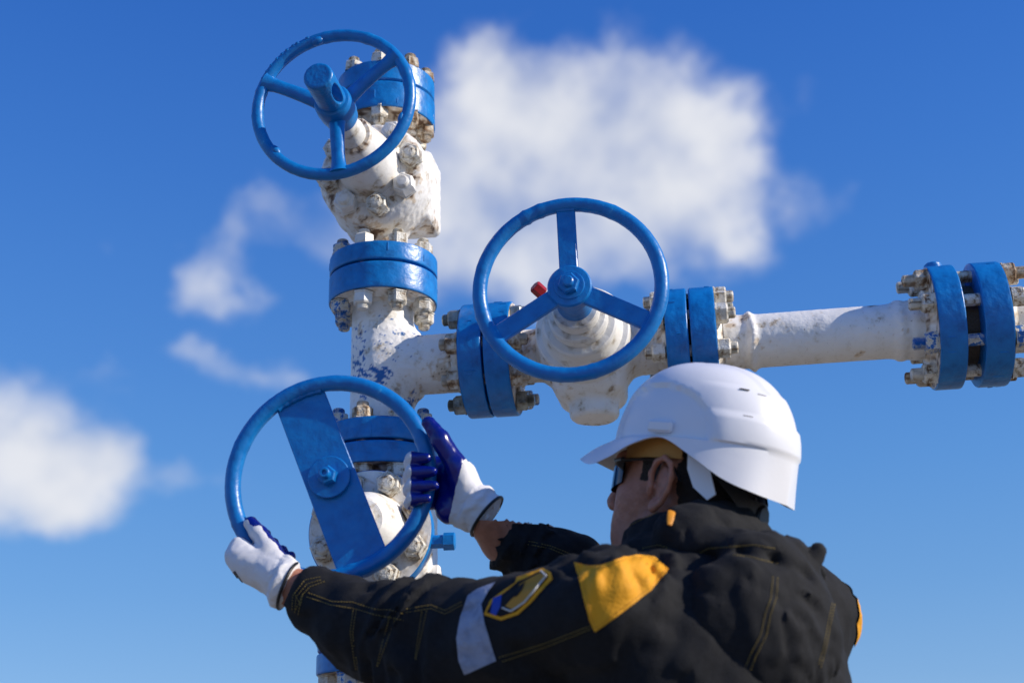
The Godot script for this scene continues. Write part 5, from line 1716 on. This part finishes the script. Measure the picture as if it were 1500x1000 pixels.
func legs(parent: Node3D) -> void:
	var f := Field.new(Vector3(-0.02, 0.03, -2.0), Vector3(0.56, 0.98, -1.42), 0.014)
	var ax := torso_axes()
	var hip := Vector3(0.262, 0.90, -1.700)
	f.ell(hip, ax, Vector3(0.165, 0.11, 0.12), 0.03)
	var feet := []
	for s: float in [-1.0, 1.0]:
		var side := ax.x * 0.095 * s
		var knee := hip + side + Vector3(-0.03, -0.40, -0.03)
		var ankle := hip + side * 1.25 + Vector3(0.02 * s, -0.81, -0.02 * s)
		f.cap(hip + side * 0.9 + Vector3(0, -0.04, 0), knee, 0.092, 0.072, 0.03)
		f.cap(knee, ankle, 0.072, 0.066, 0.02)
		feet.append(ankle)
	f.ruffle(func(p: Vector3) -> float: return 0.007 * coarse.get_noise_3dv(p * Vector3(12, 20, 12)), 0.03)
	f.net()
	part("trousers", f.into(ArrayMesh.new(), M.black_cloth), parent)
	for a: Vector3 in feet:
		var b := Field.new(Vector3(a.x - 0.24, -0.02, a.z - 0.3), Vector3(a.x + 0.16, 0.24, a.z + 0.16), 0.008)
		var fwd := -ax.z
		b.cap(Vector3(a.x, 0.18, a.z), Vector3(a.x, 0.06, a.z), 0.055, 0.055, 0.02)
		b.cap(Vector3(a.x, 0.055, a.z) - fwd * 0.03, Vector3(a.x, 0.05, a.z) + fwd * 0.14, 0.046, 0.042, 0.02)
		b.box(Vector3(a.x, 0.015, a.z) + fwd * 0.055, Basis(ax.x, Vector3.UP, ax.z), Vector3(0.047, 0.0145, 0.145), 0.008, 0.006)
		b.net()
		part("boot", b.into(ArrayMesh.new(), M.black_rubber), parent)


func person() -> void:
	var p := thing("person", "worker in white hard hat and black jacket with yellow shoulder, turning the lowest blue wheel", "person", Transform3D())
	body_mesh(p)
	jacket(p)
	hands(p)
	hard_hat(p)
	glasses(p)
	legs(p)


func _ready() -> void:
	rng.seed = 20
	fine.seed = 1
	fine.frequency = 34.0
	fine.fractal_octaves = 4
	coarse.seed = 2
	coarse.frequency = 1.0
	coarse.fractal_octaves = 3
	ridged.seed = 3
	ridged.frequency = 1.0
	ridged.fractal_type = FastNoiseLite.FRACTAL_RIDGED
	ridged.fractal_octaves = 2

	var cam := Camera3D.new()
	cam.name = "camera"
	cam.position = Vector3(0, CAMERA_HEIGHT, 0)
	cam.basis = Basis(Vector3.RIGHT, deg_to_rad(20.0)) * Basis(Vector3.BACK, deg_to_rad(-1.2))
	var lens := CameraAttributesPhysical.new()
	lens.frustum_focal_length = 45.6
	lens.frustum_focus_distance = 2.26
	lens.exposure_aperture = 3.8
	lens.frustum_near = 0.05
	lens.frustum_far = 4000.0
	cam.attributes = lens
	cam.fov = 29.49
	cam.near = 0.05
	cam.far = 4000.0
	add_child(cam)
	cam.current = true

	var env := Environment.new()
	env.background_mode = Environment.BG_SKY
	env.sky = sky()
	env.tonemap_mode = Environment.TONE_MAPPER_LINEAR
	env.tonemap_exposure = 1.0
	env.sdfgi_enabled = true
	env.ssao_enabled = true
	env.ssil_enabled = true
	var world := WorldEnvironment.new()
	world.name = "world"
	world.environment = env
	add_child(world)

	var sun := DirectionalLight3D.new()
	sun.name = "sun"
	sun.light_energy = 1.6
	sun.light_color = Color(1.0, 0.955, 0.89)
	sun.light_angular_distance = 0.5
	sun.shadow_enabled = true
	add_child(sun)
	sun.look_at_from_position(Vector3(0.851, 0.477, 0.220) * 10.0, Vector3.ZERO)

	materials()
	ground()
	pipe_tee()
	straight_pipes()
	upper_valve()
	middle_valve()
	lower_valve()
	person()
